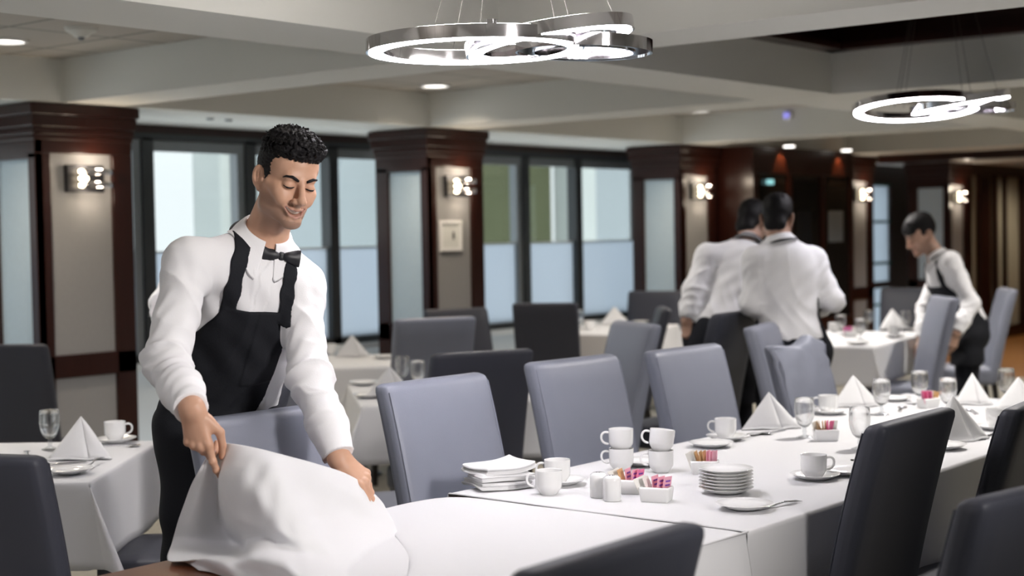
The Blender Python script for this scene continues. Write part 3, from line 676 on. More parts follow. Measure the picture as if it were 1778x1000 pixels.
def knife_proto():
    mb = MB(); P = []
    for i in range(26):
        t = i/25; x = -0.11+0.22*t; w = 0.008 if t < 0.42 else 0.0095-0.003*abs(t-0.7); w *= (1 if t < 0.9 else sqrt(max(0.02, 1-((t-0.9)/0.1)**2)))
        hh = 0.0028 if t < 0.45 else 0.0012
        P.append([(x, w*cos(a), 0.003+hh*sin(a)) for a in [2*pi*k/10 for k in range(11)]])
    return mb.grid(P).build('knife', M_steel)
_cup = cup_proto(); _sauc = plate_proto(); _plate = plate_proto(0.083, 'side_plate', 'plate'); _gob = goblet_proto(); _shk = shaker(); _nap = napkin_tent(); _fork = fork_proto(); _spoon = spoon_proto(); _knife = knife_proto()
_first = {}
def put(proto, x, y, z, rz, lab, cat, group, scale=None):
    if proto.name not in _first: _first[proto.name] = 1; o = proto; o.location = (x, y, z); o.rotation_euler = (0, 0, rz); o.scale = scale or (1, 1, 1)
    else: o = dup(proto, (x, y, z), rz, scale=scale)
    return tag(o, lab, cat, group)
def at(px, py, z=ZT): p = pz(px, py, z); return float(p[0]), float(p[1])
VD = YAW-pi/2     # heading of the viewer's right hand
def cup(px, py, lab, h=pi, dz=0.0, dy=0.0): x, y = at(px, py, ZT+dz); return put(_cup, x, y, ZT+dz, VD+h, lab, 'cup', 'white coffee cups')
def saucer(px, py, lab, dz=0.0): x, y = at(px, py, ZT+dz); return put(_sauc, x, y, ZT+dz, 0.3*px, lab, 'saucer', 'white saucers')
def plate(px, py, lab, dz=0.0, g='white side plates'): x, y = at(px, py, ZT+dz); return put(_plate, x, y, ZT+dz, 0.3*px, lab, 'plate', g)
def goblet(px, py, lab): x, y = at(px, py); return put(_gob, x, y, ZT, 0.4*px, lab, 'glass', 'water goblets')
def tent(px, py, lab, turn=0.0, sc=(1, 1, 1)): x, y = at(px, py); return put(_nap, x, y, ZT+0.002, VD+turn, lab, 'napkin', 'pyramid folded napkins', sc)
def cutlery(p, px, py, deg, lab, cat, dz=0.0): x, y = at(px, py); return put(p, x, y, ZT+dz, radians(deg), lab, cat, 'table cutlery')

# ---- long table, near end
cup(953, 858, 'white cup nearest the folded napkin pile, without a saucer', pi)
x, y = at(972, 842); S = 0.0072
saucer(975, 841, 'saucer under the cup just behind the nearest cup')
cup(968, 838, 'white cup on a saucer just behind the nearest cup', pi, S)
for (px, py, lab) in ((1079, 816, 'left one of the two cup stacks'), (1148, 820, 'right one of the two cup stacks')):
    cup(px, py, 'lower white cup of the '+lab, pi*0.97)
    o = cup(px, py, 'upper white cup of the '+lab, pi*1.03); o.location.z += 0.0655
    if px > 1100: o.rotation_euler = (radians(3), radians(-7), VD+pi); o.location.z += 0.0045; o.location.x -= 0.003
saucer(1112, 808, 'saucer half hidden between the two cup stacks')
for (px, py, lab) in ((1040, 863, 'left one of the two white ribbed shakers'), (1063, 869, 'right one of the two white ribbed shakers')):
    x, y = at(px, py); put(_shk, x, y, ZT, 0.3, lab.replace('ribbed', 'round'), 'shaker', 'salt and pepper shakers')
# sugar caddies with their packets
def caddy(px, py, rz, lab, short, packets, s=1.0):
    x, y = at(px, py); r = thing('sugar_caddy', lab, 'sugar caddy', (x, y, ZT), VD+rz, 'white sugar caddies')
    def tap(X, Y, Z): k = 0.88+0.12*min(Z/0.045, 1); return (X*k, Y*k, Z)
    w, d, h, t = 0.046*s, 0.031*s, 0.043*s, 0.004
    q = MB(); o = MB().rbox(-w, w, -d, d, 0, h, 0.006, 5, tap)
    vs = [v for v in o.v]; q.add(vs, [f for f in o.f if not all(vs[i][2] > h-1e-4 for i in f)])
    q.build('box', M_china, r, solid=0.0035, angle=50)
    n = len(packets)
    for i, (c, lean) in enumerate(packets):
        m = {'p': M_pink, 'l': M_pinklt, 't': M_tan, 'w': M_whitepaper}[c]
        word = {'p': 'pink', 'l': 'light pink', 't': 'tan', 'w': 'white'}[c]
        X = -w*0.72+1.44*w*(i+0.5)/n; T = Matrix.Translation((x, y, ZT)) @ Matrix.Rotation(VD+rz, 4, 'Z') @ Matrix.Translation((X, (i % 3-1)*0.006, 0.012)) @ Matrix.Rotation(radians(lean), 4, 'Y') @ Matrix.Rotation(radians((i*37) % 40-20+(0 if n < 5 else 65)), 4, 'Z')
        def pk(a, b, c2): return (a, b*(0.35+0.65*sin(pi*min(max((c2)/0.064, 0.04), 0.96))), c2)
        pw = 0.021 if n < 6 else 0.019
        b = MB().rbox(-pw, pw, -0.0017, 0.0017, 0, 0.064, 0.0011, 6, pk).build('sugar_packet', m, angle=60); b.matrix_world = T
        tag(b, '%s sugar packet in the %s' % (word, short), 'sugar packet', 'packets in the '+short)
        if c in 'pl' and n < 6:
            for k in range(2): MB().box(-0.012, 0.012, -0.0026, -0.0016, 0.036+0.012*k, 0.041+0.012*k).build('printed_mark', M_violet, b, smooth=False)
caddy(1093, 856, radians(-18), 'white sugar caddy just behind the two shakers', 'caddy behind the shakers', [('w', -22), ('t', -16), ('l', -6), ('l', 7), ('p', 10)])
caddy(1140, 870, radians(-22), 'white sugar caddy with light pink packets right of the shakers', 'caddy right of the shakers', [('w', -24), ('w', -20), ('l', -6), ('l', 4), ('l', 9)])
caddy(1224, 822, radians(-8), 'white sugar caddy partly hidden by the plate stack', 'caddy behind the plate stack', [('w', -20), ('w', -14), ('t', -16), ('t', -10), ('t', -6), ('l', 0), ('l', 2), ('l', 4)])
caddy(1434, 765, radians(-2), 'white sugar caddy between the two goblets in the middle of the long table', 'caddy between the goblets', [('w', -12), ('t', -10), ('t', -9), ('t', -6), ('t', -2), ('p', 0), ('p', 3), ('p', 6), ('w', 10)])
caddy(1612, 708, radians(35), 'far white sugar caddy behind the near side chair', 'far caddy behind the near side chair', [('p', -14), ('p', -8), ('p', -4), ('p', 0), ('w', 8), ('t', 22), ('t', 28)])
for k in range(7):
    plate(1261, 856, ('topmost side plate of the stack of seven' if k == 6 else 'side plate in the stack of seven, %s' % ['at the very bottom', 'second from the bottom', 'third from the bottom', 'in the middle', 'third from the top', 'second from the top'][k]), 0.0, 'stacked side plates').location.z += 0.0098*k
plate(1293, 884, 'single side plate in front of the plate stack')
cutlery(_fork, 1352, 879, 350, 'fork lying beside the single plate at the near edge', 'fork')
plate(1235, 776, 'side plate in front of the cup below the tall white napkin')
saucer(1262, 764, 'saucer under the cup beside the tall white napkin'); cup(1260, 760, 'cup on a saucer beside the tall white napkin', pi, S)
cutlery(_knife, 1335, 752, 352, 'knife lying in front of the tall white napkin', 'knife'); cutlery(_spoon, 1312, 757, 345, 'spoon by the tall white napkin', 'spoon', 0.004)
tent(1340, 746, 'tall pyramid napkin in front of the wrinkled chair, behind the first goblet', 0.1, (1.05, 1, 1.05))
goblet(1397, 760, 'goblet at the left of the sugar caddy in mid table')
goblet(1493, 780, 'nearest goblet, standing right of the mid table sugar caddy')
saucer(1415, 832, 'saucer under the cup nearest the near side chair'); cup(1413, 829, 'cup on a saucer nearest the near side chair', 0.1, S)
plate(1473, 824, 'side plate right of the cup on a saucer, left of the near side chair')
cutlery(_knife, 1520, 795, 340, 'knife half hidden by the near side chair', 'knife'); cutlery(_fork, 1535, 780, 330, 'fork half hidden by the near side chair', 'fork')
saucer(1440, 719, 'saucer under the cup behind the first goblet'); cup(1438, 716, 'cup on a saucer behind the first goblet, below the wrinkled chair', pi, S)
tent(1487, 707, 'pyramid napkin left of the third goblet', 0.12)
goblet(1531, 720, 'third goblet, right of the middle pyramid napkin')
cutlery(_spoon, 1565, 711, 20, 'spoon lying right of the third goblet', 'spoon'); saucer(1552, 696, 'saucer at the back edge of the long table')
goblet(1597, 703, 'goblet rising above the far sugar caddy')
goblet(1646, 718, 'goblet partly hidden by the napkin beside the near side chair')
tent(1690, 703, 'rounded pyramid napkin standing beside the farthest goblet', -0.2, (0.72, 1, 1.0))
goblet(1747, 698, 'farthest goblet at the right edge of the picture')
saucer(1730, 746, 'saucer under the cup at the right edge of the picture'); cup(1730, 742, 'cup on a saucer at the right edge of the picture', 0.9, S)
cutlery(_spoon, 1688, 716, 35, 'spoon lying left of the cup at the right edge', 'spoon')
tent(1672, 768, 'large pyramid napkin immediately right of the near side chair', 0.55, (1.2, 1.25, 1.22))
plate(1638, 779, 'side plate half hidden by the near side chair, under the large pyramid napkin')
cutlery(_fork, 1722, 757, 345, 'fork right of the large pyramid napkin', 'fork'); cutlery(_knife, 1740, 754, 345, 'knife below the cup at the right edge', 'knife')
tent(1772, 712, 'pyramid napkin cut by the right edge of the picture', -0.1)
# ---- pile of folded napkins at the corner of the long table
def folded(lab, dz, seed, rz, loc, turn_up=0.0):
    rnd = random.Random(seed); a, b, c = rnd.uniform(0, 6), rnd.uniform(0, 6), rnd.uniform(0, 6)
    def fn(x, y, z):
        zz = z+dz+0.005*sin(17*x+a)*sin(21*y+b)+turn_up*max(0, x/0.09)**2*(0.6+0.4*sin(20*y+c))
        return (x+0.006*sin(30*y+a)+0.003*sin(400*z+a), y+0.007*sin(26*x+c)+0.003*sin(350*z+b), zz)
    mb = MB()
    for k in range(2): mb.rbox(-0.092+0.004*k, 0.092-0.005*k, -0.078, 0.078, 0.0115*k, 0.0115*k+0.0118, 0.0056, 12, fn)
    o = mb.build('folded_napkin', M_napkin, angle=60, loc=(*loc, ZT)); o.rotation_euler = (0, 0, rz)
    return tag(o, lab, 'napkin', 'pile of folded napkins')
lx, ly = at(866, 846)
folded('lowest napkin of the folded pile at the table corner', 0.005, 1, VD+radians(26), (lx, ly))
folded('middle napkin of the folded pile at the table corner', 0.028, 2, VD+radians(22), (lx+0.004, ly-0.002), 0.010)
folded('top napkin of the folded pile with an upturned corner', 0.052, 5, VD+radians(30), (lx+0.006, ly+0.002), 0.022)
# ---- table at the left edge
goblet(87, 780, 'goblet on the table at the left edge'); tent(138, 799, 'pyramid napkin on the table at the left edge', 0.05, (1.0, 1.1, 1.12))
plate(120, 822, 'side plate in front of the napkin at the left edge'); cutlery(_fork, 165, 808, 40, 'fork leaning on the plate at the left edge', 'fork', 0.012)
cutlery(_knife, 95, 806, 150, 'knife beside the plate at the left edge', 'knife')
saucer(202, 768, 'saucer under the cup on the table at the left edge'); cup(200, 764, 'cup on a saucer on the table at the left edge', 0.15, S)
cutlery(_spoon, 205, 777, -20, 'spoon in front of the cup at the left edge', 'spoon'); cutlery(_fork, 48, 790, 60, 'fork behind the large dark chair at the left edge', 'fork')
# ---- small table right of the smiling waiter
tent(678, 690, 'pyramid napkin on the small table right of the smiling waiter', 0.15, (1.1, 1, 1.1)); goblet(699, 668, 'left goblet on the small table right of the smiling waiter'); goblet(726, 677, 'right goblet on the small table right of the smiling waiter')
saucer(632, 668, 'saucer at the back corner of the small table right of the smiling waiter'); plate(641, 690, 'side plate in front of the napkin on the small table right of the smiling waiter')
# ---- window table behind the left arm
tent(612, 620, 'pyramid napkin on the window table behind the left arm of the waiter', 0.1, (1, 1, 1.05)); cup(573, 616, 'cup on the window table beside the left arm of the waiter', 0.4); plate(668, 622, 'side plate at the right end of the window table')
# ---- far table at the third column
tent(972, 572, 'left pyramid napkin on the far table by the third column', 0.1, (1.1, 1, 1.0)); tent(1068, 563, 'right pyramid napkin on the far table by the third column', 0.1, (1.1, 1, 1.1))
goblet(1006, 570, 'goblet between the two napkins on the far table'); cup(1022, 572, 'cup beside the goblet on the far table', 0.3); saucer(1112, 561, 'saucer at the right end of the far table')
# ---- far right table
tent(1553, 572, 'pyramid napkin on the far right table before the bending waiter', 0.2, (1.1, 1, 1.15)); cup(1551, 583, 'cup in front of the napkin on the far right table', 0.2, S); saucer(1553, 586, 'saucer under the cup on the far right table')
goblet(1460, 582, 'left goblet on the far right table'); goblet(1494, 590, 'second goblet from the left on the far right table'); goblet(1508, 572, 'third goblet from the left on the far right table'); goblet(1573, 574, 'goblet right of the napkin on the far right table')
plate(1489, 598, 'side plate at the near corner of the far right table'); cup(1448, 577, 'cup beside the left goblet on the far right table', 0.2); plate(1594, 574, 'side plate at the right end of the far right table')
caddy(1476, 585, 0.2, 'small sugar caddy on the far right table', 'caddy on the far right table', [('p', -8), ('p', 0), ('p', 6), ('w', 10)])

# ------------------------------------------------------------------ the cloth being spread over the near table
def thrown_cloth():
    K = []
    def row(*p): return [Vector(pz(*q)) for q in p]
    def flat(*p): return [Vector((x, y, z)) for x, y, z in p]
    zt = 0.7462; z0 = zt
    def zrow(L): return [Vector(pd(*q)) for q in L]
    # left edge of the hanging curtain, curtain, deep crease, edge of the billow, billow ... (photo x, y, depth)
    K.append(zrow([(360, 792, 3.80), (371, 778, 3.80), (381, 770, 3.81), (398, 770, 3.78), (440, 777, 3.74), (492, 790, 3.74), (548, 805, 3.84), (602, 823, 3.98), (640, 848, 4.06), (668, 884, 4.14)])+flat((3.0, 3.02, zt+.012), (3.40, 3.045, z0), (3.435, 2.70, z0), (3.435, 2.35, z0), (3.435, 2.035, z0), (3.435, 2.012, .72), (3.40, 1.94, .40)))
    K.append(zrow([(347, 815, 3.80), (362, 805, 3.80), (378, 800, 3.81), (393, 798, 3.75), (437, 800, 3.70), (490, 812, 3.70), (545, 830, 3.80), (600, 852, 3.93), (642, 876, 4.02), (682, 903, 4.10)])+flat((2.98, 2.93, zt+.008), (3.30, 2.90, z0), (3.34, 2.62, z0), (3.34, 2.30, z0), (3.34, 2.035, z0), (3.34, 2.010, .72), (3.30, 1.90, .40)))
    K.append(zrow([(333, 842, 3.82), (355, 838, 3.80), (379, 838, 3.83), (384, 829, 3.72), (433, 832, 3.66), (486, 848, 3.66), (540, 868, 3.75), (594, 888, 3.88), (642, 908, 3.98), (690, 926, 4.03)])+flat((2.93, 2.82, zt+.006), (3.16, 2.76, z0), (3.20, 2.52, z0), (3.20, 2.25, z0), (3.20, 2.035, z0), (3.20, 2.010, .72), (3.17, 1.93, .40)))
    K.append(zrow([(321, 875, 3.84), (348, 873, 3.81), (380, 876, 3.86), (387, 866, 3.71), (440, 866, 3.63), (490, 888, 3.62), (542, 908, 3.70), (590, 925, 3.80), (642, 940, 3.90), (700, 952, 3.94)])+flat((2.84, 2.70, zt+.004), (3.00, 2.63, z0), (3.04, 2.42, z0), (3.04, 2.20, z0), (3.04, 2.035, z0), (3.04, 2.010, .72), (3.02, 1.91, .40)))
    K.append(zrow([(309, 908, 3.86), (341, 908, 3.83), (390, 915, 3.88), (402, 904, 3.70), (455, 908, 3.62), (506, 928, 3.60), (555, 945, 3.65), (600, 960, 3.72), (648, 972, 3.78), (712, 982, 3.78)])+flat((2.72, 2.56, zt+.003), (2.84, 2.50, z0), (2.88, 2.33, z0), (2.88, 2.16, z0), (2.88, 2.035, z0), (2.88, 2.010, .72), (2.86, 1.93, .40)))
    K.append(zrow([(299, 942, 3.88), (336, 943, 3.85), (410, 948, 3.87), (430, 938, 3.70), (480, 946, 3.61), (530, 966, 3.57), (575, 985, 3.57), (615, 1000, 3.58), (655, 1012, 3.58), (725, 1022, 3.55)])+flat((2.56, 2.42, zt+.002), (2.66, 2.37, z0), (2.70, 2.25, z0), (2.70, 2.12, z0), (2.70, 2.035, z0), (2.70, 2.010, .72), (2.68, 1.92, .40)))
    K.append(row((291, 972, .757), (332, 972, .760), (400, 968, .775), (440, 968, .81), (500, 985, .81), (550, 1010, .79), (590, 1035, .765), (625, 1050, .752), (665, 1060, z0), (740, 1070, z0))+flat((2.40, 2.30, zt+.002), (2.48, 2.24, z0), (2.50, 2.16, z0), (2.50, 2.09, z0), (2.50, 2.035, z0), (2.50, 2.010, .72), (2.48, 1.93, .40)))
    K.append(row((322, 976, z0+.004), (345, 972, .770), (385, 976, .785), (430, 996, .775), (500, 1030, .76), (550, 1055, .752), (590, 1070, z0), (625, 1090, z0), (665, 1100, z0), (735, 1120, z0))+flat((2.20, 2.18, z0), (2.25, 2.14, z0), (2.26, 2.09, z0), (2.26, 2.06, z0), (2.26, 2.035, z0), (2.26, 2.010, .72), (2.24, 1.92, .40)))
    K.append(row((345, 990, z0), (372, 995, z0), (405, 1010, z0), (450, 1040, z0), (510, 1080, z0), (560, 1100, z0), (600, 1120, z0), (640, 1135, z0), (680, 1145, z0), (740, 1155, z0))+flat((2.08, 2.12, z0), (2.12, 2.10, z0), (2.13, 2.07, z0), (2.13, 2.05, z0), (2.13, 2.035, z0), (2.13, 2.010, .72), (2.11, 1.92, .40)))
    def cr(p0, p1, p2, p3, t): return 0.5*((2*p1)+(p2-p0)*t+(2*p0-5*p1+4*p2-p3)*t*t+(3*p1-p0-3*p2+p3)*t**3)
    def refine(L, n):
        out = []
        for i in range(len(L)-1):
            a, b, c, d = L[max(i-1, 0)], L[i], L[i+1], L[min(i+2, len(L)-1)]
            for k in range(n): out.append(cr(a, b, c, d, k/n))
        out.append(L[-1]); return out
    n1, n2 = 8, 9
    rows = [refine(r, n1) for r in K]; m = len(rows[0])
    cols = [refine([rows[i][j] for i in range(len(rows))], n2) for j in range(m)]
    G = [[cols[j][i] for j in range(m)] for i in range(len(cols[0]))]
    nr = len(G)
    for i in range(nr):
        v = i/(nr-1)
        for j in range(m):
            u = j/(n1)                       # knot units across
            p = G[i][j]
            lift = max(0.0, min(1.0, (p.z-0.76)/0.10))
            if u < 9.5:
                b = max(0.0, min(1.0, (u-3.0)/1.0)); e2 = min(1, v*5)
                f = b*e2*(0.011*sin((u-3)*1.9-v*9.0+0.6)+0.006*sin((u-3)*4.1-v*13+2)+0.003*sin(u*9+v*21))+(1-b)*0.006*sin(u*9.0+1.5*v)*min(1, v*3)*(u < 2.2)
                p = p+Vector((-_f[0]*0.6, -_f[1]*0.6, 0.75))*f*lift
            p.z = max(p.z, zt) if u <= 14.0 else p.z
            if 10 < u < 14.2: p.z += 0.0012*sin(p.x*9)*sin(p.y*7)
            G[i][j] = p
    o = MB().grid(G).build('tablecloth', M_cloth, solid=0.002, angle=180)
    tag(o, 'white tablecloth being thrown over the near table by the smiling waiter', 'tablecloth', 'white tablecloths')
thrown_cloth()

# ------------------------------------------------------------------ people: signed distance fields meshed by surface nets
A3 = lambda *v: np.array(v, float)
class SDF:
    def __init__(s): s.ops = []
    def cap(s, a, b, ra, rb=None, k=0.02, op='u', tagn=None): s.ops.append((op, k, 'c', A3(*a), A3(*b), ra, ra if rb is None else rb, tagn)); return s
    def ell(s, c, r, R=None, k=0.02, op='u', tagn=None): s.ops.append((op, k, 'e', A3(*c), np.eye(3) if R is None else np.array(R, float), A3(*r), None, tagn)); return s
    def path(s, pts, rs, k=0.02, op='u', tagn=None):
        if not isinstance(rs, (list, tuple)): rs = [rs]*len(pts)
        for i in range(len(pts)-1): s.cap(pts[i], pts[i+1], rs[i], rs[i+1], k, op, tagn)
        return s
    def fn(s, f, op='u', k=0.0): s.ops.append((op, k, 'f', f, None, None, None, None)); return s
    @staticmethod
    def prim(o, P):
        if o[2] == 'c':
            a, b, ra, rb = o[3], o[4], o[5], o[6]; ba = b-a; q = P-a; h = np.clip(q@ba/max(ba@ba, 1e-12), 0, 1)
            return np.linalg.norm(q-h[:, None]*ba, axis=1)-(ra+(rb-ra)*h)
        if o[2] == 'e':
            q = (P-o[3])@o[4]; r = o[5]; k0 = np.linalg.norm(q/r, axis=1); k1 = np.linalg.norm(q/(r*r), axis=1)
            return k0*(k0-1)/np.maximum(k1, 1e-9)
        return o[3](P)
    def __call__(s, P, cull=True):
        c = P.mean(0); R = np.linalg.norm(P-c, axis=1).max(); d = None
        for o in s.ops:
            op, k = o[0], o[1]
            if cull and o[2] != 'f':
                if SDF.prim(o, c[None])[0]-R*1.05 > 0.10 and not (op == 'u' and d is None): continue
            v = SDF.prim(o, P)
            if d is None: d = v; continue
            if op == 'u':
                if k > 0: h = np.maximum(k-np.abs(d-v), 0)/k; d = np.minimum(d, v)-h*h*k*0.25
                else: d = np.minimum(d, v)
            elif op == 's':
                if k > 0: h = np.maximum(k-np.abs(d+v), 0)/k; d = np.maximum(d, -v)+h*h*k*0.25
                else: d = np.maximum(d, -v)
            elif op == 'i': d = np.maximum(d, v)
            elif op == 'd': d = d+v                        # displacement
        return d
def surface(f, lo, hi, h, B=8, newton=2):
    lo = np.array(lo, float); hi = np.array(hi, float); n = np.ceil((hi-lo)/(h*B)).astype(int)
    gi = np.stack(np.meshgrid(*[np.arange(k) for k in n], indexing='ij'), -1).reshape(-1, 3)
    ctr = lo+(gi+0.5)*h*B; half = h*B*0.87
    keep = []
    for i in range(0, len(gi), 4096):
        g = ctr[i:i+4096]; keep.append(np.abs(f(g, False)) < half*1.5+0.006)
    gi = gi[np.concatenate(keep)]
    # neighbours in space go into the same chunk
    order = np.lexsort((gi[:, 2]//4, gi[:, 1]//4, gi[:, 0]//4)); gi = gi[order]
    c = np.arange(B+1); off = np.stack(np.meshgrid(c, c, c, indexing='ij'), -1).reshape(-1, 3)
    big = (n*B+2).astype(np.int64); key = lambda ijk: (ijk[..., 0].astype(np.int64)*big[1]+ijk[..., 1])*big[2]+ijk[..., 2]
    cid, cpos, quads = [], [], []
    corners = np.array([[a, b, d] for a in (0, 1) for b in (0, 1) for d in (0, 1)])
    edges = [(a, b) for a in range(8) for b in range(a+1, 8) if np.abs(corners[a]-corners[b]).sum() == 1]
    blk = 24
    for i in range(0, len(gi), blk):
        base = gi[i:i+blk]*B; ijk = (base[:, None]+off[None]).reshape(-1, 3)
        D = f(lo+ijk*h).reshape(-1, B+1, B+1, B+1)
        C = np.stack([D[:, a:a+B, b:b+B, d:d+B] for a, b, d in corners], -1)
        S = C < 0; mixed = S.any(-1) & ~S.all(-1)
        w = np.argwhere(mixed)
        if not len(w): continue
        V = C[mixed]; acc = np.zeros((len(w), 3)); cnt = np.zeros(len(w))
        for a, b in edges:
            m = (V[:, a] < 0) != (V[:, b] < 0)
            t = V[m, a]/(V[m, a]-V[m, b]); acc[m] += corners[a]+t[:, None]*(corners[b]-corners[a]); cnt[m] += 1
        cell = base[w[:, 0]]+w[:, 1:]
        cid.append(key(cell)); cpos.append(lo+(cell+acc/cnt[:, None])*h)
        for ax in range(3):
            e = [0, 0, 0]; e[ax] = 1; k1 = int(e[0]*4+e[1]*2+e[2])
            m = S[mixed][:, 0] != S[mixed][:, k1]; u, v = (ax+1) % 3, (ax+2) % 3; cc = cell[m]; fl = S[mixed][m, 0]
            du = np.zeros(3, int); du[u] = 1; dv = np.zeros(3, int); dv[v] = 1
            q = np.stack([key(cc), key(cc-du), key(cc-du-dv), key(cc-dv)], 1); q[~fl] = q[~fl][:, ::-1]; quads.append(q)
    cid = np.concatenate(cid); pos = np.concatenate(cpos); quads = np.concatenate(quads)
    o = np.argsort(cid); cid = cid[o]; pos = pos[o]
    ix = np.searchsorted(cid, quads); ix = np.clip(ix, 0, len(cid)-1); ok = (cid[ix] == quads).all(1); ix = ix[ok]
    for _ in range(newton):
        out = []
        for i in range(0, len(pos), 3000):
            p = pos[i:i+3000]; e = h*0.3; d = f(p); g = np.stack([f(p+e*np.eye(3)[a])-f(p-e*np.eye(3)[a]) for a in range(3)], 1)/(2*e)
            st = (d/np.maximum((g*g).sum(1), 0.2))[:, None]*g; ln = np.linalg.norm(st, axis=1, keepdims=True); st *= np.minimum(1, 0.5*h/np.maximum(ln, 1e-9)); out.append(p-st)
        pos = np.concatenate(out)
    return pos, ix
def sdf_object(name, f, lo, hi, h, material, parent, origin, tint=None, newton=2, group=0):
    pos, q = surface(f, lo, hi, h, newton=newton)
    me = bpy.data.meshes.new(name); me.from_pydata((pos-np.array(origin)).tolist(), [], q.tolist()); me.update()
    me.polygons.foreach_set('use_smooth', [True]*len(me.polygons)); me.materials.append(material)
    if tint is not None:
        a = me.color_attributes.new('tint', 'FLOAT_COLOR', 'POINT'); col = np.ones((len(pos), 4), np.float32); col[:, :3] = tint(pos); a.data.foreach_set('color', col.ravel())
    o = bpy.data.objects.new(name, me); COL.objects.link(o); o.parent = parent
    return o
def nrm(v): v = np.array(v, float); return v/np.linalg.norm(v)
def frame(F, up=(0, 0, 1)):      # columns: subject's right, forward, up
    F = nrm(F); R = nrm(np.cross(F, up)); return np.stack([R, F, np.cross(R, F)], 1)
def rot(axis, a):
    return np.array(Matrix.Rotation(a, 3, Vector(axis)))

# --- hand: root at the wrist, d to the knuckles, nb out of the back of the hand, t to the thumb side
def hand_ops(S, wr, d, nb, t, curls, thumb, sc=1.0, k=0.010):
    d = nrm(d); nb = nrm(nb-d*np.dot(nb, d)); t = nrm(t-d*np.dot(t, d)-nb*np.dot(t, nb)); wr = A3(*wr)
    L = lambda a, b, c: wr+sc*(a*d+b*t+c*nb)
    S.cap(L(-0.008, 0.006, 0), L(0.004, 0.010, 0), 0.0225*sc, 0.020*sc, 0.02); S.cap(L(-0.008, -0.007, 0), L(0.004, -0.009, 0), 0.0215*sc, 0.019*sc, 0.02)
    kn = [(0.088, 0.027, 0.002), (0.092, 0.008, 0.005), (0.086, -0.011, 0.003), (0.076, -0.028, -0.002)]
    for i, (a, b, c) in enumerate(kn): S.cap(L(0.0, b*0.45, -0.001), L(a, b, c), 0.0155*sc, 0.0108*sc, 0.014)
    S.cap(L(0.018, 0.014, -0.008), L(0.052, 0.030, -0.014), 0.015*sc, 0.013*sc, 0.012)       # thumb muscle
    S.cap(L(0.02, -0.018, -0.008), L(0.06, -0.022, -0.008), 0.014*sc, 0.011*sc, 0.012)       # heel of the hand
    for i, (a, b, c) in enumerate(kn): S.ell(L(a-0.001, b, c+0.005), (0.0085*sc,)*3, None, 0.008)
    lens = [(0.044, 0.026, 0.021), (0.048, 0.030, 0.022), (0.044, 0.028, 0.022), (0.034, 0.021, 0.019)]; rad = [0.0097, 0.0100, 0.0094, 0.0082]
    for i in range(4):
        p = L(*kn[i]); ang = 0; sp = curls[i][3] if len(curls[i]) > 3 else 0.0
        for j in range(3):
            ang += radians(curls[i][j]); dirv = d*cos(ang)-nb*sin(ang)+t*sp
            q = p+sc*lens[i][j]*nrm(dirv); r0 = rad[i]*(1-0.09*j)*sc; r1 = rad[i]*(1-0.09*(j+1)-(0.06 if j == 2 else 0))*sc
            S.cap(p, q, r0, r1, 0.004 if j else 0.007)
            if j < 2: S.ell(q+nb*cos(ang)*0.0016, (r1*1.06,)*3, None, 0.004)
            p = q
    (b1, c1), (b2, c2) = thumb           # two thumb joints given in (d, t, nb)
    p0 = L(0.030, 0.030, -0.012); p1 = L(*b1); p2 = L(*c1); 
    S.cap(p0, p1, 0.0135*sc, 0.0112*sc, 0.010); S.cap(p1, p2, 0.0112*sc, 0.0088*sc, 0.004)
    if b2 is not None: p3 = L(*b2); S.cap(p2, p3, 0.0092*sc, 0.0072*sc, 0.004)
    return S

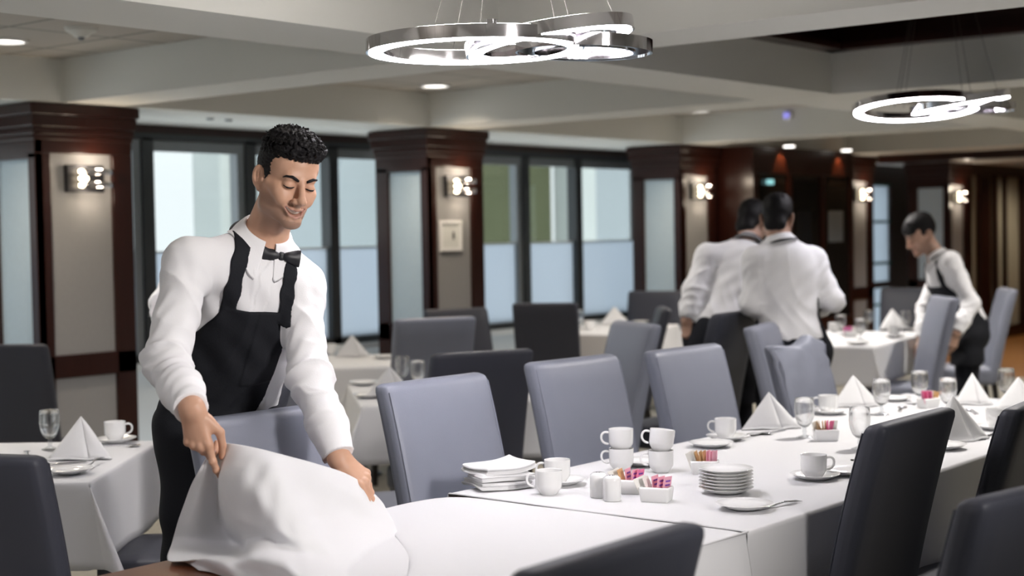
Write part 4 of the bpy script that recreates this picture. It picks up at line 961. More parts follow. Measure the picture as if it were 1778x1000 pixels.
# --- head in its own axes: x subject's right, y forward, z up, origin between the ears at eye level
def head_ops(S, O, R, smile=True, ears=True, sc=1.0):
    T = lambda x, y, z: O+R@(sc*A3(x, y, z))
    def e(c, r, k=0.02, op='u', Q=None, tg=None): S.ell(T(*c), A3(*r)*sc, R if Q is None else R@Q, k, op, tg)
    def c(a, b, ra, rb=None, k=0.012, op='u', tg=None): S.cap(T(*a), T(*b), ra*sc, (ra if rb is None else rb)*sc, k, op, tg)
    e((0, -0.018, 0.036), (0.073, 0.094, 0.083)); e((0, 0.034, 0.045), (0.061, 0.053, 0.058), 0.03)
    e((0, 0.028, -0.040), (0.056, 0.060, 0.074), 0.03)
    for s in (-1, 1):
        c((s*0.057, 0.000, -0.035), (s*0.050, 0.008, -0.072), 0.017, 0.015, 0.025); c((s*0.050, 0.008, -0.072), (s*0.014, 0.074, -0.103), 0.015, 0.0145, 0.025)
        e((s*0.043, 0.057, -0.026), (0.021, 0.022, 0.018), 0.02); c((s*0.062, 0.02, -0.012), (s*0.045, 0.055, -0.02), 0.012, 0.012, 0.02)
    e((0, 0.078, -0.104), (0.021, 0.016, 0.016), 0.018)
    c((-0.032, 0.078, 0.021), (0.032, 0.078, 0.021), 0.0125, None, 0.018)
    for s in (-1, 1): e((s*0.032, 0.104, -0.002), (0.018, 0.0165, 0.0125), 0.012, 's')
    c((0, 0.091, 0.012), (0, 0.1125, -0.030), 0.0075, 0.0095, 0.010); e((0, 0.1135, -0.0355), (0.0115, 0.0115, 0.0105), 0.008)
    for s in (-1, 1): e((s*0.0135, 0.100, -0.0405), (0.0085, 0.011, 0.0085), 0.006); e((s*0.006, 0.1045, -0.048), (0.0038, 0.0055, 0.004), 0.003, 's')
    for s in (-1, 1): e((s*0.0315, 0.0765, -0.001), (0.0155, 0.0145, 0.0125), 0.005)        # closed lids over the eyeballs
    c((0, 0.096, -0.050), (0, 0.093, -0.060), 0.008, 0.008, 0.012)
    if smile:
        for s in (-1, 1):
            e((s*0.036, 0.070, -0.043), (0.017, 0.015, 0.017), 0.014)
        up = [(-0.032, 0.0755, -0.0585), (-0.015, 0.0905, -0.0650), (0, 0.0940, -0.0662), (0.015, 0.0905, -0.0650), (0.032, 0.0755, -0.0585)]
        lw = [(-0.029, 0.0770, -0.0635), (-0.016, 0.0880, -0.0800), (0, 0.0920, -0.0858), (0.016, 0.0880, -0.0800), (0.029, 0.0770, -0.0635)]
        mid = [(-0.0285, 0.081, -0.0615), (-0.014, 0.091, -0.0722), (0, 0.094, -0.0757), (0.014, 0.091, -0.0722), (0.0285, 0.081, -0.0615)]
        for i in range(4): c(up[i], up[i+1], 0.0042, None, 0.006, 'u', 'lip'); c(lw[i], lw[i+1], 0.0052, None, 0.006, 'u', 'lip')
        for i in range(4): rr = [0.0024, 0.0068, 0.0078, 0.0068, 0.0024]; c(mid[i], mid[i+1], rr[i], rr[i+1], 0.002, 's')
        for i in range(4): m2 = [(p[0], p[1]-0.008, p[2]) for p in mid]; rr = [0.0015, 0.006, 0.0075, 0.006, 0.0015]; c(m2[i], m2[i+1], rr[i], rr[i+1], 0.001, 's')
    else:
        for z, r in ((-0.0665, 0.0048), (-0.0755, 0.0055)):
            c((-0.021, 0.083, -0.070), (0, 0.093, z), 0.003, r, 0.006, 'u', 'lip'); c((0, 0.093, z), (0.021, 0.083, -0.070), r, 0.003, 0.006, 'u', 'lip')
    if ears:
        for s in (-1, 1):
            Q = rot((0, 0, 1), s*radians(34))@rot((1, 0, 0), radians(10))
            e((s*0.080, -0.014, -0.006), (0.0075, 0.0205, 0.033), 0.005, 'u', Q); e((s*0.0875, -0.009, -0.002), (0.0075, 0.0125, 0.0215), 0.003, 's', Q)
            e((s*0.0765, 0.006, -0.010), (0.005, 0.005, 0.008), 0.004); e((s*0.077, -0.006, -0.036), (0.006, 0.009, 0.009), 0.005)
            c((s*0.0835, -0.012, 0.012), (s*0.0815, -0.014, -0.014), 0.0030, 0.0024, 0.003)
    return S
def head_tint(O, R, base, lip, stub, sc=1.0):
    base, lip, stub = A3(*base), A3(*lip), A3(*stub)
    def tint(P):
        q = ((P-O)@R)/sc; x, y, z = q.T; col = np.tile(base, (len(P), 1))
        inside = (np.abs(x) < 0.1) & (np.abs(z) < 0.16) & (np.abs(y) < 0.15)
        sm = lambda a, b, v: np.clip((v-a)/(b-a), 0, 1)**2*(3-2*np.clip((v-a)/(b-a), 0, 1))
        jaw = sm(-0.045, -0.085, z)*sm(-0.03, 0.01, y)*(1-0.45*sm(0.075, 0.085, y)*(z > -0.098)) * sm(-0.17, -0.115, z)
        side = sm(0.030, 0.055, np.abs(x))*sm(-0.005, -0.06, z)*sm(-0.02, 0.005, y)*(1-sm(0.05, 0.075, y))
        mou = np.exp(-((z+0.0545)/0.0055)**2)*sm(0.078, 0.088, y)*(1-sm(0.022, 0.032, np.abs(x)))
        g = np.clip(np.maximum(np.maximum(jaw*0.70, side*0.62), mou*0.8), 0, 1)*inside
        col = col*(1-g[:, None])+stub*g[:, None]
        # lips follow the smile curve
        zc = -0.0655+7.0*x*x; zl = -0.0855+25*x*x
        l = (0.8*np.exp(-((z-zc)/0.0032)**2)+0.9*np.exp(-((z-zl)/0.0045)**2))*(np.abs(x) < 0.032)*sm(0.076, 0.082, y)*inside
        l = np.clip(l, 0, 1)[:, None]; col = col*(1-l)+lip*l
        ink = ((np.abs(x) < 0.025) & (y < 0.088) & (y > 0.05) & (np.abs(z+0.072) < 0.012) & inside)
        return col
    return tint

FH = np.array([_f[0], _f[1], 0.0]); FH /= np.linalg.norm(FH); RH = np.array([_r[0], _r[1], 0.0]); RH /= np.linalg.norm(RH); ZZ = A3(0, 0, 1)
SKIN = (0.60, 0.350, 0.240); LIP = (0.50, 0.255, 0.205); STUB = (0.20, 0.125, 0.095)

def polysd(poly):
    V = np.array(poly, float)
    def f(X):
        d = np.full(len(X), 1e9); s = np.ones(len(X)); n = len(V); j = n-1
        for i in range(n):
            e = V[j]-V[i]; w = X-V[i]; b = w-np.clip(w@e/(e@e), 0, 1)[:, None]*e; d = np.minimum(d, (b*b).sum(1))
            c1 = X[:, 1] >= V[i, 1]; c2 = X[:, 1] < V[j, 1]; c3 = e[0]*w[:, 1] > e[1]*w[:, 0]
            s = np.where((c1 & c2 & c3) | (~c1 & ~c2 & ~c3), -s, s); j = i
        return s*np.sqrt(d)
    return f
def tube_mesh(name, pts, r, m, parent, origin, n=10):
    return MB().tube([tuple(np.array(p)-origin) for p in pts], r, n).build(name, m, parent, angle=180)

def person(sp):
    J = {k: A3(*v) for k, v in sp['J'].items()}; k = sp.get('sc', 1.0); h = sp['h']; hb = sp.get('hb', h)
    NB, PV = J['neck'], J['pelvis']; T = nrm(NB-PV); Ft = nrm(sp['Ft']-T*np.dot(sp['Ft'], T)); Rt = np.cross(Ft, T); RT = np.stack([Rt, Ft, T], 1); LT = np.linalg.norm(NB-PV)
    tp = lambda x, y, z: PV+Rt*x+Ft*y+T*z
    HO, HR = J['head'], sp['HR']
    fx, fy = float((J['aR'][0]+J['aL'][0])/2), float((J['aR'][1]+J['aL'][1])/2); org = A3(fx, fy, 0)
    root = thing('person', sp['label'], 'person', (fx, fy, 0), 0, sp.get('group'))
    big = sp.get('girth', 1.0)
    # ---- body: one continuous surface
    S = SDF(); head_ops(S, HO, HR, sp.get('smile', False), True, sp.get('hs', 1.0))
    nk = HO+HR@A3(0, -0.022, -0.060); S.cap(nk, NB-Ft*0.005-T*0.02, 0.054*k, 0.060*k, 0.03)
    if sp.get('adam'): S.ell(nk*0.5+NB*0.5+Ft*0.05, (0.012, 0.012, 0.018), None, 0.02)
    S.cap(NB-T*0.03, J['sR'], 0.045*k, 0.040*k, 0.03); S.cap(NB-T*0.03, J['sL'], 0.045*k, 0.040*k, 0.03); S.cap(NB-T*0.06, PV, 0.07*k, 0.08*k, 0.05)
    for s in 'RL':
        S.cap(J['s'+s], J['e'+s], 0.032*k, 0.028*k, 0.01); S.cap(J['e'+s], J['w'+s], 0.028*k, 0.026*k, 0.01)
        S.cap(PV, J['h'+s], 0.07*k, 0.06*k, 0.04); S.cap(J['h'+s], J['k'+s], 0.06*k, 0.045*k, 0.04); S.cap(J['k'+s], J['a'+s], 0.042*k, 0.032*k, 0.03)
        hd = sp['hands'][s]; hand_ops(S, J['w'+s], *hd, sc=k*0.98)
    ext = [J[q] for q in J]; lo = np.min(ext, 0)-0.30; hi = np.max(ext, 0)+0.30; lo[2] = max(lo[2], -0.02)
    body = sdf_object('body', S, lo, hi, hb, M_skin, root, org, head_tint(HO, HR, sp.get('skin', SKIN), LIP if sp.get('smile') else (0.42, 0.20, 0.16), sp.get('stub', STUB), sp.get('hs', 1.0)))
    # ---- shirt
    def torso():
        s = SDF()
        s.ell(tp(0, 0.0, LT*0.66), A3(0.172*big, 0.118*big, 0.20)*k, RT, 0.05); s.ell(tp(0, 0.004, LT*0.30), A3(0.150*big, 0.113*big, 0.21)*k, RT, 0.06)
        s.ell(tp(0, -0.005, 0.03), A3(0.160*big, 0.118*big, 0.14)*k, RT, 0.05)
        s.path([J['sR'], tp(0, -0.012, LT*0.82), J['sL']], [0.056*k, 0.075*k, 0.056*k], 0.06)
        s.cap(NB-T*0.050-Ft*0.01, J['sR']+T*0.018, 0.050*k, 0.042*k, 0.04); s.cap(NB-T*0.050-Ft*0.01, J['sL']+T*0.018, 0.050*k, 0.042*k, 0.04)
        return s
    TS = torso()
    def sleeve(s):
        a = SDF(); sh, el, wr = J['s'+s], J['e'+s], J['w'+s]; fd = nrm(wr-el); tip = wr-fd*0.012
        a.cap(sh, el, 0.062*k, 0.053*k, 0.04); a.cap(el, el+(wr-el)*0.62, 0.054*k, 0.049*k, 0.04); a.cap(el+(wr-el)*0.55, tip+fd*0.03, 0.050*k, 0.039*k, 0.03)
        a.cap(tip-fd*0.062, tip+fd*0.03, 0.0415*k, 0.0405*k, 0.006)
        def f(P):
            d = a(P); ax = nrm(el-sh); q = P-el
            o1 = nrm(np.cross(ax, fd)+1e-6); o2 = np.cross(o1, ax); th = np.arctan2(q@o2, q@o1)
            u = q@ax; v = q@fd; w = sp.get('fold', 1.45)*k
            rg = lambda ph: (1-np.abs(np.sin(ph)))**1.7-0.3
            far = lambda c, a_, b_: np.exp(-np.maximum(np.linalg.norm(P-c, axis=1)-a_, 0)/b_)
            d = d-w*0.0085*rg(u/0.024+0.9*np.sin(th+1)+0.5*np.sin(2*th+40*u))*np.exp(-((u+0.005)/0.065)**2)*(0.55+0.45*np.sin(th+0.5))*far(el, 0.11, 0.04)
            d = d-w*0.0065*rg(v/0.027+1.3*np.sin(th+2)+0.6*np.sin(2*th+1+30*v))*np.exp(-((v-0.085)/0.075)**2)*(0.6+0.4*np.sin(th*1.0+2.5))*far(el+fd*0.12, 0.13, 0.03)
            sx, su = (P-sh)@ax, (P-sh)@Rt
            d = d-w*0.006*rg(su*24+sx*15+1.5*np.sin(9*sx))*np.exp(-(sx-0.10)**2/0.010)*far(sh+ax*0.08, 0.12, 0.03)
            d = d-w*0.0016*np.sin(P@A3(70, 46, 30)+3*np.sin(P@A3(13, -22, 17)))*np.sin(P@A3(-30, 60, 55)+2)
            return np.maximum(d, (P-tip)@fd)
        return f
    def tfolds(P):
        q = P-PV; x, y, z = q@Rt, q@Ft, q@T; w = sp.get('fold', 1.45)*k
        rg = lambda ph: (1-np.abs(np.sin(ph)))**1.7-0.3
        return -w*(0.0036*rg(11*x+10*z+2.2*np.sin(6*z)+1.2*np.sin(15*x))*np.clip((z-0.05)/0.1, 0, 1)+0.0060*rg(13*z+7*x+1.6*np.sin(9*x))*np.exp(-((z-0.10)/0.13)**2)+0.0022*np.sin(58*x-30*z+3*np.sin(9*z))*np.sin(17*z+9*x))*np.clip(1-(z-LT*0.85)/0.08, 0, 1)
    SH = SDF(); SH.ops += TS.ops; SH.fn(tfolds, 'd')
    for s in 'RL': SH.fn(sleeve(s), 'u', 0.045*k)
    nax = nrm(HO+HR@A3(0, -0.02, -0.06)-NB)
    SH.fn(lambda P: np.maximum((P-NB)@nax-0.012*k, -np.ones(len(P))), 'i')
    hem = sp.get('hem', -0.02); SH.fn(lambda P: -((P-PV)@T-hem), 'i')
    full = SDF(); full.ops = SH.ops[:]
    def hit(x, y):                        # where the photo's ray meets the shirt
        d = nrm(ray(x, y)); t = 2.5; best = (9, t)
        for _ in range(140):
            v = float(full((CAM+d*t)[None])[0])
            if v < best[0]: best = (v, t)
            if v < 0.0006 or t > 12: break
            t += max(v*0.7, 0.0006)
        return CAM+d*best[1]
    if sp.get('placket'):
        pts = [hit(*p) for p in sp['placket']]; pk = SDF().path(pts, 0.0145); SH2 = SDF(); SH2.ops = SH.ops[:]
        base = SDF(); base.ops = SH.ops[:]
        SH.ops = [('u', 0, 'f', lambda P: np.minimum(base(P), np.maximum(base(P)-0.0022, pk(P))), None, None, None, None)]
    SH_lo = np.min([J[q] for q in ('sR', 'sL', 'eR', 'eL', 'wR', 'wL', 'pelvis', 'neck')], 0)-0.26; SH_hi = np.max([J[q] for q in ('sR', 'sL', 'eR', 'eL', 'wR', 'wL', 'pelvis', 'neck')], 0)+0.24
    shirt = sdf_object('shirt', SH, SH_lo, SH_hi, h, M_shirt, root, org, newton=1)
    # ---- trousers and shoes
    TR = SDF(); TR.ell(tp(0, -0.008, 0.0), A3(0.163*big, 0.120*big, 0.12)*k, RT, 0.05)
    for s in 'RL':
        TR.cap(J['h'+s], J['k'+s], 0.092*k*big, 0.066*k, 0.05); TR.cap(J['k'+s], J['a'+s], 0.064*k, 0.054*k, 0.03)
    TR.fn(lambda P: (P-PV)@T-0.065, 'i'); TR.fn(lambda P: 0.055-P[:, 2], 'i')
    tl = np.min([J[q] for q in ('pelvis', 'hR', 'hL', 'kR', 'kL', 'aR', 'aL')], 0)-0.22; th_ = np.max([J[q] for q in ('pelvis', 'hR', 'hL', 'kR', 'kL', 'aR', 'aL')], 0)+0.22; tl[2] = -0.01
    sdf_object('trousers', TR, tl, th_, max(h, 0.007), M_black, root, org, newton=1)
    fwd = nrm(A3(Ft[0], Ft[1], 0))
    for s in 'RL':
        a = J['a'+s]; g = A3(a[0], a[1], 0)
        SS = SDF().cap(g+ZZ*0.045-fwd*0.05, g+ZZ*0.040+fwd*0.05, 0.040, 0.040).cap(g+ZZ*0.04+fwd*0.05, g+ZZ*0.028+fwd*0.17, 0.040, 0.028, 0.03).cap(g+ZZ*0.05, a, 0.042, 0.040, 0.03)
        SS.fn(lambda P: -P[:, 2], 'i')
        sdf_object('shoe', SS, g-0.2, g+0.25, 0.010, M_shoe, root, org, newton=1)
    # ---- collar
    side = nrm(np.cross(nax, Ft)); fr = np.cross(side, nax); c0 = NB-nax*0.012*k; P = []
    for i in range(41):
        th = radians(-168+336*i/40); a = abs(th)/radians(168); tipd = max(0, (a-0.60)/0.40)
        dv = lambda r, hh, push=0.0: tuple(c0+nax*hh*k+(-fr*cos(th)+side*sin(th))*r*k+fr*push*k-org)
        dr = 0.052*tipd**1.3
        row_ = [dv(0.058, 0.008), dv(0.060, 0.042-0.012*a), dv(0.0645, 0.048-0.012*a), dv(0.071, 0.040-0.012*a), dv(0.082, 0.014-0.45*dr), dv(0.094+0.010*tipd, -0.014-dr, 0.012*tipd)]
        for jj in (3, 4, 5):
            pt = A3(*row_[jj])+org
            for _ in range(6):
                dd = float(full(pt[None])[0])
                if dd > 0.0035: break
                e_ = 0.002; g_ = np.array([float(full((pt+e_*np.eye(3)[q_])[None])[0]-full((pt-e_*np.eye(3)[q_])[None])[0]) for q_ in range(3)]); pt = pt+nrm(g_+1e-9)*(0.0045-dd)
            row_[jj] = tuple(pt-org)
        P.append(row_)
    MB().grid(P).build('collar', M_shirt, root, solid=0.003, subd=1, angle=180)
    # ---- hair
    HS = SDF(); q = lambda x, y, z: HO+HR@(A3(x, y, z)*sp.get('hs', 1.0)); hs = sp.get('hs', 1.0)
    HS.ell(q(0, -0.020, 0.038), A3(0.0785, 0.099, 0.089)*hs, HR, 0.02); top = sp.get('hair', 'quiff')
    if top == 'quiff':
        HS.ell(q(0, -0.005, 0.092), A3(0.070, 0.088, 0.052)*hs, HR, 0.03); HS.ell(q(-0.004, 0.066, 0.098), A3(0.056, 0.034, 0.030)*hs, HR, 0.03)
    elif top == 'flop':
        HS.ell(q(0, -0.01, 0.088), A3(0.078, 0.092, 0.054)*hs, HR, 0.03); HS.ell(q(0, 0.070, 0.060), A3(0.060, 0.032, 0.034)*hs, HR, 0.03)
    else: HS.ell(q(0, -0.012, 0.080), A3(0.072, 0.088, 0.056)*hs, HR, 0.03); HS.ell(q(0, -0.062, -0.045), A3(0.060, 0.045, 0.05)*hs, HR, 0.03)
    for s in (-1, 1): HS.cap(q(s*0.070, 0.004, 0.02), q(s*0.0705, 0.012, -0.014), 0.010*hs, 0.005*hs, 0.01)
    ca = sp.get('curl', 0.45)
    def hcut(P):
        x, y, z = (((P-HO)@HR)/hs).T
        zl = np.interp(y, [-0.13, -0.05, -0.028, -0.02, 0.006, 0.018, 0.03, 0.05, 0.07, 0.12], [-0.092, -0.080, -0.035, 0.02, 0.02, -0.01, 0.0, 0.05, 0.066, 0.07]) if top == 'short' else np.interp(y, [-0.13, -0.06, -0.03, -0.022, 0.006, 0.018, 0.030, 0.050, 0.066, 0.078, 0.12], [-0.062, -0.058, -0.030, 0.022, 0.022, -0.018, -0.012, 0.040, 0.062, 0.068, 0.070]) if top != 'flop' else np.interp(y, [-0.13, -0.05, -0.026, 0.006, 0.018, 0.03, 0.05, 0.08, 0.12], [-0.07, -0.06, 0.018, 0.018, -0.02, -0.015, 0.020, 0.028, 0.035])
        return (zl-z)*0.6*hs
    def curls(P):
        x, y, z = (((P-HO)@HR)/hs).T
        a = x+0.006*np.sin(190*y+1)+0.004*np.sin(310*z); b = y+0.006*np.sin(210*z+2)+0.004*np.sin(280*x+1); c = z+0.005*np.sin(230*x)
        m = np.clip((z-0.055)/0.045, 0, 1)
        return -(ca*m*(0.0055*np.sin(255*a)*np.sin(240*b+0.6)+0.004*np.sin(330*b+170*c)+0.0025*np.sin(520*a+300*c))+0.0012*np.sin(700*x+200*y)*np.sin(620*z))
    HS.fn(hcut, 'i'); HS.fn(curls, 'd')
    sdf_object('hair', HS, HO-0.19, HO+0.22, sp.get('hh', h), M_hair, root, org, newton=1)
    def snap(p, lift=0.0):
        p = A3(*p)[None]
        for _ in range(4):
            d = S(p); e = 0.0008; g = np.stack([S(p+e*np.eye(3)[a])-S(p-e*np.eye(3)[a]) for a in range(3)], 1)/(2*e); p = p-(d-lift)[:, None]*g/np.maximum((g*g).sum(1), 0.3)[:, None]
        return p[0]
    if sp.get('face', True):
        for s in (-1, 1):
            pts = [snap(q(s*x, y, z), 0.0006) for x, y, z in ((0.012, 0.094, 0.0150), (0.021, 0.092, 0.0195), (0.031, 0.088, 0.0235), (0.041, 0.080, 0.0225), (0.049, 0.070, 0.0170))]
            tube_mesh('eyebrow', pts, [0.0034*hs, 0.0047*hs, 0.0043*hs, 0.0033*hs, 0.001*hs], M_hair, root, org)
            pts = [snap(q(s*x, y, z), 0.0003) for x, y, z in ((0.0165, 0.088, -0.0050), (0.023, 0.092, -0.0078), (0.031, 0.093, -0.0090), (0.039, 0.089, -0.0078), (0.0475, 0.079, -0.0030))]
            tube_mesh('eyelashes', pts, [0.0012*hs, 0.0022*hs, 0.0026*hs, 0.0026*hs, 0.0016*hs], M_hair, root, org, 8)
    if sp.get('smile'):
        rows = []
        for i in range(25):
            x = -0.027+0.054*i/24; y = 0.0872-9.0*x*x-0.0006*abs(sin(i*pi/4))
            zt_, zb = -0.0645+8*x*x, -0.0785+20*x*x
            rows.append([tuple(q(x, y-0.003*abs(2*t-0.7), zt_+(zb-zt_)*t)-org) for t in (0, 0.25, 0.5, 0.75, 1)])
        MB().grid(rows).build('teeth', M_teeth, root, solid=0.002, angle=180)
    # ---- neck band, bow tie
    band = [c0+nax*0.004*k+(-fr*cos(t)+side*sin(t))*0.0865*k-nax*0.012*k*abs(t)/pi for t in [radians(-150+300*i/30) for i in range(31)]]
    if sp.get('neckband', True): tube_mesh('neck_band', band, 0.0085*k, M_satin, root, org)
    if 'bow' in sp:
        bp, ax_, upv = sp['bow']; bc = hit(*bp)+Ft*0.008; ax_ = nrm(ax_); upv = nrm(upv-ax_*np.dot(upv, ax_)); nv = np.cross(upv, ax_) if np.dot(np.cross(upv, ax_), Ft) > 0 else np.cross(ax_, upv)
        bt = MB().rbox(-0.0085, 0.0085, -0.010, 0.008, -0.012, 0.012, 0.005, 6).build('bow_tie', M_satin, root, angle=80)
        bt.matrix_local = Matrix(((ax_[0], nv[0], upv[0], bc[0]-org[0]), (ax_[1], nv[1], upv[1], bc[1]-org[1]), (ax_[2], nv[2], upv[2], bc[2]-org[2]), (0, 0, 0, 1)))
        for s in (-1, 1):
            G = []
            for i in range(13):
                u = i/12; hh = 0.0085+0.0175*u**0.8-0.002*max(0, u-0.85)/0.15; tk = 0.009+0.003*sin(pi*u)
                G.append([(s*(0.006+0.048*u), tk*sin(a)*(0.6+0.4*abs(sin(a)))*1.0+0.0025*sin(7*u)*(abs(cos(a))), hh*cos(a)+0.0*u) for a in [2*pi*j/20 for j in range(21)]])
            G.append([(s*0.0555, 0, 0.018*cos(2*pi*j/20)) for j in range(21)])
            MB().grid(G).build('bow_wing', M_satin, bt, angle=60)
    # ---- apron
    if 'apron' in sp:
        ap = sp['apron']; AT = SDF(); AT.ops += TS.ops; AT.fn(tfolds, 'd')
        bib = polysd([((p-PV)@Rt, (p-PV)@T) for p in ap['bib']] if 'bib' in ap else [(-0.21, -0.1), (-0.21, 0.12), (-0.12, LT*0.68), (0.12, LT*0.68), (0.21, 0.12), (0.21, -0.1)]); flap = polysd([((p-PV)@Rt, (p-PV)@T) for p in ap['flap']]) if 'flap' in ap else None
        SK = SDF()
        SK.ell(tp(0, 0.0, 0.0), A3(0.172*big, 0.135*big, 0.16)*k, RT, 0.05)
        for s in 'RL': SK.cap(J['h'+s], J['k'+s]+ZZ*0.05, 0.105*k*big, 0.10*k, 0.10)
        zb = ap.get('zb', 0.55)
        def fa(P):
            q = P-PV; uv = np.stack([q@Rt, q@T], 1); d = AT(P)-0.008*k; b = bib(uv)
            if flap is not None: d = d-0.0035*np.clip(0.5-flap(uv)/0.004, 0, 1)
            front = -(q@Ft)-0.03
            up = np.maximum(np.maximum(d, b), front)
            sk = SK(P)-0.004*np.sin(38*(q@Rt)+5*np.sin(9*P[:, 2])); sk = np.maximum(np.maximum(sk, -(q@Ft)-0.05), np.maximum(zb-P[:, 2], (q@T)-0.10))
            hh = np.maximum(0.02-np.abs(up-sk), 0)/0.02; r_ = np.minimum(up, sk)-hh*hh*0.02*0.25
            for st in straps: r_ = np.minimum(r_, np.maximum(full(P)-0.0055*k, st(P)))
            return r_
        flat2 = lambda p: A3((p-PV)@Rt, 0.0, (p-PV)@T)
        def strap2(pp, rad):
            c_ = SDF().path([flat2(hit(*p)) for p in pp], rad)
            return lambda P: np.maximum(c_(np.stack([(P-PV)@Rt, 0*P[:, 0], (P-PV)@T], 1), False), -((P-PV)@Ft)+0.0)
        straps = [strap2(pp, (0.0185 if i_ == 0 else 0.0150)*k) for i_, pp in enumerate(ap.get('straps', []))]+([SDF().path([tp(s_*0.105, 0.12, LT*0.66), tp(s_*0.095, 0.11, LT*0.8), tp(s_*0.075, 0.05, LT*0.97), tp(s_*0.055, -0.03, LT*1.0)], 0.022*k) for s_ in (-1, 1)] if 'straps' not in ap else [])
        al = np.min([PV, NB, J['kR'], J['kL'], J['hR'], J['hL']], 0)-0.24; ah = np.max([PV, NB, J['kR'], J['kL'], J['hR'], J['hL']], 0)+0.22; al[2] = max(al[2], zb-0.03)
        sdf_object('apron', fa if True else None, al, ah, max(h, sp.get('ha', h)), M_apron, root, org, newton=1)
    return root
_surface = surface
def surface(f, lo, hi, h, B=8, newton=2):
    if isinstance(f, SDF): return _surface(f, lo, hi, h, B, newton)
    return _surface(lambda P, cull=True: f(P), lo, hi, h, B, newton)

def legs(J, hR, hL, fwd, bend=0.02, spread=0.0):
    J['hR'], J['hL'] = hR, hL
    for s in 'RL':
        hp = A3(*J['h'+s]); J['k'+s] = A3(hp[0], hp[1], hp[2]*0.54)+fwd*bend; J['a'+s] = A3(hp[0], hp[1], 0.09)-fwd*bend*0.5
    return J
def relaxed(d, nb, t): return (d, nb, t, [(18, 25, 15), (22, 28, 18), (26, 30, 20), (30, 32, 20)], (((0.060, 0.046, -0.018), (0.090, 0.050, -0.026)), (None, None)))

# ---- the smiling waiter with the cloth in his hands
K5 = 1.05
def W(x, y, Z): return pd(x, y, Z*K5)
def tow(r_, u_, f_): return RH*r_+ZZ*u_+FH*f_      # right in the photo, up, away from the viewer
yaw, pit, rl = radians(33), radians(16), radians(7)
F = -FH*cos(yaw)*cos(pit)+RH*sin(yaw)*cos(pit)-ZZ*sin(pit); R0 = frame(F)
HRm = np.stack([R0[:, 0]*cos(rl)+R0[:, 2]*sin(rl), R0[:, 1], R0[:, 2]*cos(rl)-R0[:, 0]*sin(rl)], 1)
ty = radians(26); Fm = -FH*cos(ty)+RH*sin(ty)
J = dict(head=W(499, 311, 3.95), neck=W(459, 412, 4.03), pelvis=W(380, 728, 4.20), sR=W(328, 460, 3.90), sL=W(519, 500, 4.10),
         eR=W(288, 628, 3.78), wR=W(334, 712, 3.56), eL=W(537, 655, 3.99), wL=W(590, 797, 3.86))
hipR, hipL = W(342, 765, 4.14), W(425, 772, 4.27); hipR[2] = hipL[2] = 0.93
legs(J, hipR, hipL, -FH*0.0+tow(0, 0, -0.5), 0.03)
person(dict(
    label='smiling waiter in white shirt, black bow tie and black apron spreading a tablecloth', J=J, HR=HRm, Ft=Fm, h=0.0045, hb=0.0027, hh=0.003, ha=0.0045, sc=K5, hs=1.0, smile=True, hair='quiff', curl=1.0, adam=True, hem=-0.03,
    hands=dict(R=(tow(0.16, -0.98, 0.02), tow(-0.30, 0.10, -0.94), tow(0.9, 0.2, -0.1), [(6, 16, 8, 0.0), (48, 60, 35), (58, 66, 35), (62, 66, 35)], (((0.066, 0.050, -0.022), (0.100, 0.046, -0.030)), ((0.128, 0.036, -0.034), None))),
               L=(tow(0.72, -0.66, -0.10), tow(0.50, 0.62, -0.55), tow(-0.55, -0.60, -0.35), [(28, 22, 10), (36, 34, 20), (42, 42, 25), (46, 46, 25)], (((0.066, 0.048, -0.024), (0.098, 0.044, -0.032)), ((0.122, 0.034, -0.038), None)))),
    placket=[(478, 455), (462, 480), (455, 515), (444, 556)],
    bow=((487, 443), tow(1, -0.18, 0.42), tow(0.05, 1, 0)),
    apron=dict(bib=[W(390, 536, 3.95), W(497, 548, 4.0), W(500, 632, 4.0), W(488, 672, 4.02), W(474, 712, 4.02), W(420, 770, 4.05), W(320, 770, 4.05), W(258, 700, 4.05), W(316, 612, 4.0)],
               flap=[W(458, 540, 3.95), W(500, 548, 4.0), W(502, 632, 4.0), W(486, 692, 4.0), W(424, 692, 3.98)],
               straps=[[(393, 545), (404, 505), (415, 455), (422, 415), (428, 388)], [(492, 556), (498, 510), (504, 474), (505, 452)]], zb=0.40)))

# ---- the two waiters seen from behind
def bg(label, head, Fh, neck, pel, sR, sL, eR, eL, wR, wL, Ft, hips, hands, **kw):
    J = dict(head=pd(*head), neck=pd(*neck), pelvis=pd(*pel), sR=pd(*sR), sL=pd(*sL), eR=pd(*eR), eL=pd(*eL), wR=pd(*wR), wL=pd(*wL))
    legs(J, pd(*hips[0]), pd(*hips[1]), nrm(A3(Ft[0], Ft[1], 0)), 0.02)
    person(dict(label=label, J=J, HR=frame(Fh), Ft=Ft, h=0.0085, hb=0.0055, hh=0.006, hands=hands, skin=(0.50, 0.31, 0.23), fold=1.3, face=kw.pop('face', False), group=None, **kw))
dn = (tow(0.1, -1, 0.05), tow(-0.6, 0, -0.8), tow(0.8, 0, -0.6))
bg('waiter in white shirt seen from behind, standing in front of the dark cabinet', (1350, 380, 8.19), tow(0.34, -0.30, 0.90), (1353, 418, 8.15), (1374, 598, 8.13), (1413, 452, 8.19), (1312, 452, 8.11),
   (1447, 522, 8.11), (1303, 528, 8.11), (1408, 540, 8.42), (1330, 548, 8.38), tow(0.15, 0, 1.0), ((1406, 615, 8.17), (1346, 615, 8.13)),
   dict(R=relaxed(tow(-0.5, -0.3, 0.8), tow(0, 1, 0.3), tow(-0.9, 0, -0.4)), L=relaxed(tow(0.5, -0.3, 0.8), tow(0, 1, 0.3), tow(0.9, 0, -0.4))), hair='short', hs=1.02, girth=1.06, sc=1.04, apron=dict(), hem=-0.01)
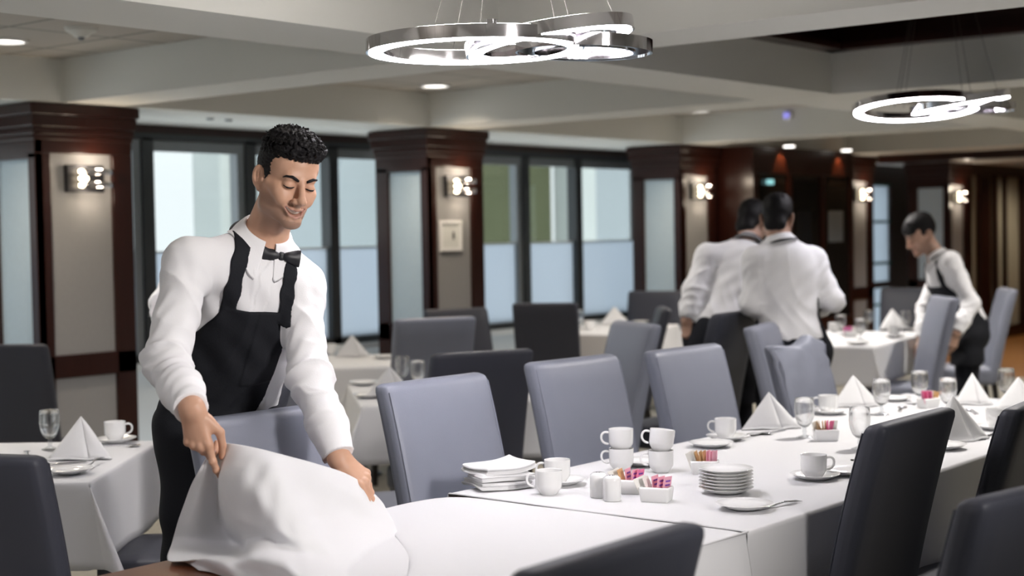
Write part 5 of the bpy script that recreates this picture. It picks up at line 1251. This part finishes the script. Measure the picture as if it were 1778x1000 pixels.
bg('stooping waiter in white shirt seen from behind, left of the other one', (1307, 388, 8.84), tow(0.62, -0.42, 0.66), (1298, 424, 8.73), (1255, 578, 8.60), (1328, 458, 8.84), (1228, 445, 8.66),
   (1345, 530, 8.87), (1203, 503, 8.62), (1350, 575, 9.03), (1192, 556, 8.60), tow(0.35, -0.2, 0.9), ((1282, 600, 8.65), (1226, 600, 8.60)),
   dict(R=relaxed(tow(0.2, -0.8, 0.5), tow(0, 0.5, 0.8), tow(-0.9, 0, -0.4)), L=relaxed(tow(0.05, -1, 0.05), tow(-0.7, 0, -0.6), tow(0.5, 0, 0.8))), hair='short', hs=1.04, girth=1.14, sc=1.05, apron=dict(), hem=-0.01)
# ---- the bending waiter on the right
bg('waiter in black apron bending over the far right table, seen from the side', (1599, 407, 10.82), tow(-0.86, -0.42, -0.22), (1627, 446, 10.78), (1680, 566, 10.87), (1636, 462, 10.99), (1650, 454, 10.64),
   (1606, 535, 11.02), (1686, 527, 10.55), (1600, 590, 10.92), (1660, 580, 10.43), tow(-0.80, -0.5, -0.30), ((1684, 590, 10.99), (1680, 590, 10.76)),
   dict(R=relaxed(tow(-0.3, -0.9, -0.1), tow(-0.5, 0, 0.7), tow(-0.5, 0.2, -0.7)), L=relaxed(tow(-0.35, -0.9, -0.1), tow(0.3, 0.1, -0.9), tow(-0.8, 0.3, 0))), hair='flop', hs=1.12, face=True, apron=dict(), sc=1.07)
# ---- a fourth waiter, almost hidden behind the smiling one
bg('waiter in white shirt almost hidden behind the right shoulder of the smiling waiter', (432, 468, 6.00), tow(0.75, -0.6, -0.2), (392, 470, 6.12), (340, 620, 6.36), (328, 446, 6.06), (398, 520, 6.42),
   (286, 528, 6.02), (420, 620, 6.36), (290, 625, 5.95), (440, 700, 6.24), tow(0.8, -0.5, -0.1), ((345, 645, 6.36), (368, 645, 6.54)),
   dict(R=relaxed(tow(0.3, -0.95, -0.1), tow(-0.6, 0, -0.7), tow(0.7, 0, -0.6)), L=relaxed(tow(0.3, -0.95, 0), tow(0.6, 0, 0.7), tow(0.6, 0, -0.6))), hair='short', apron=dict())
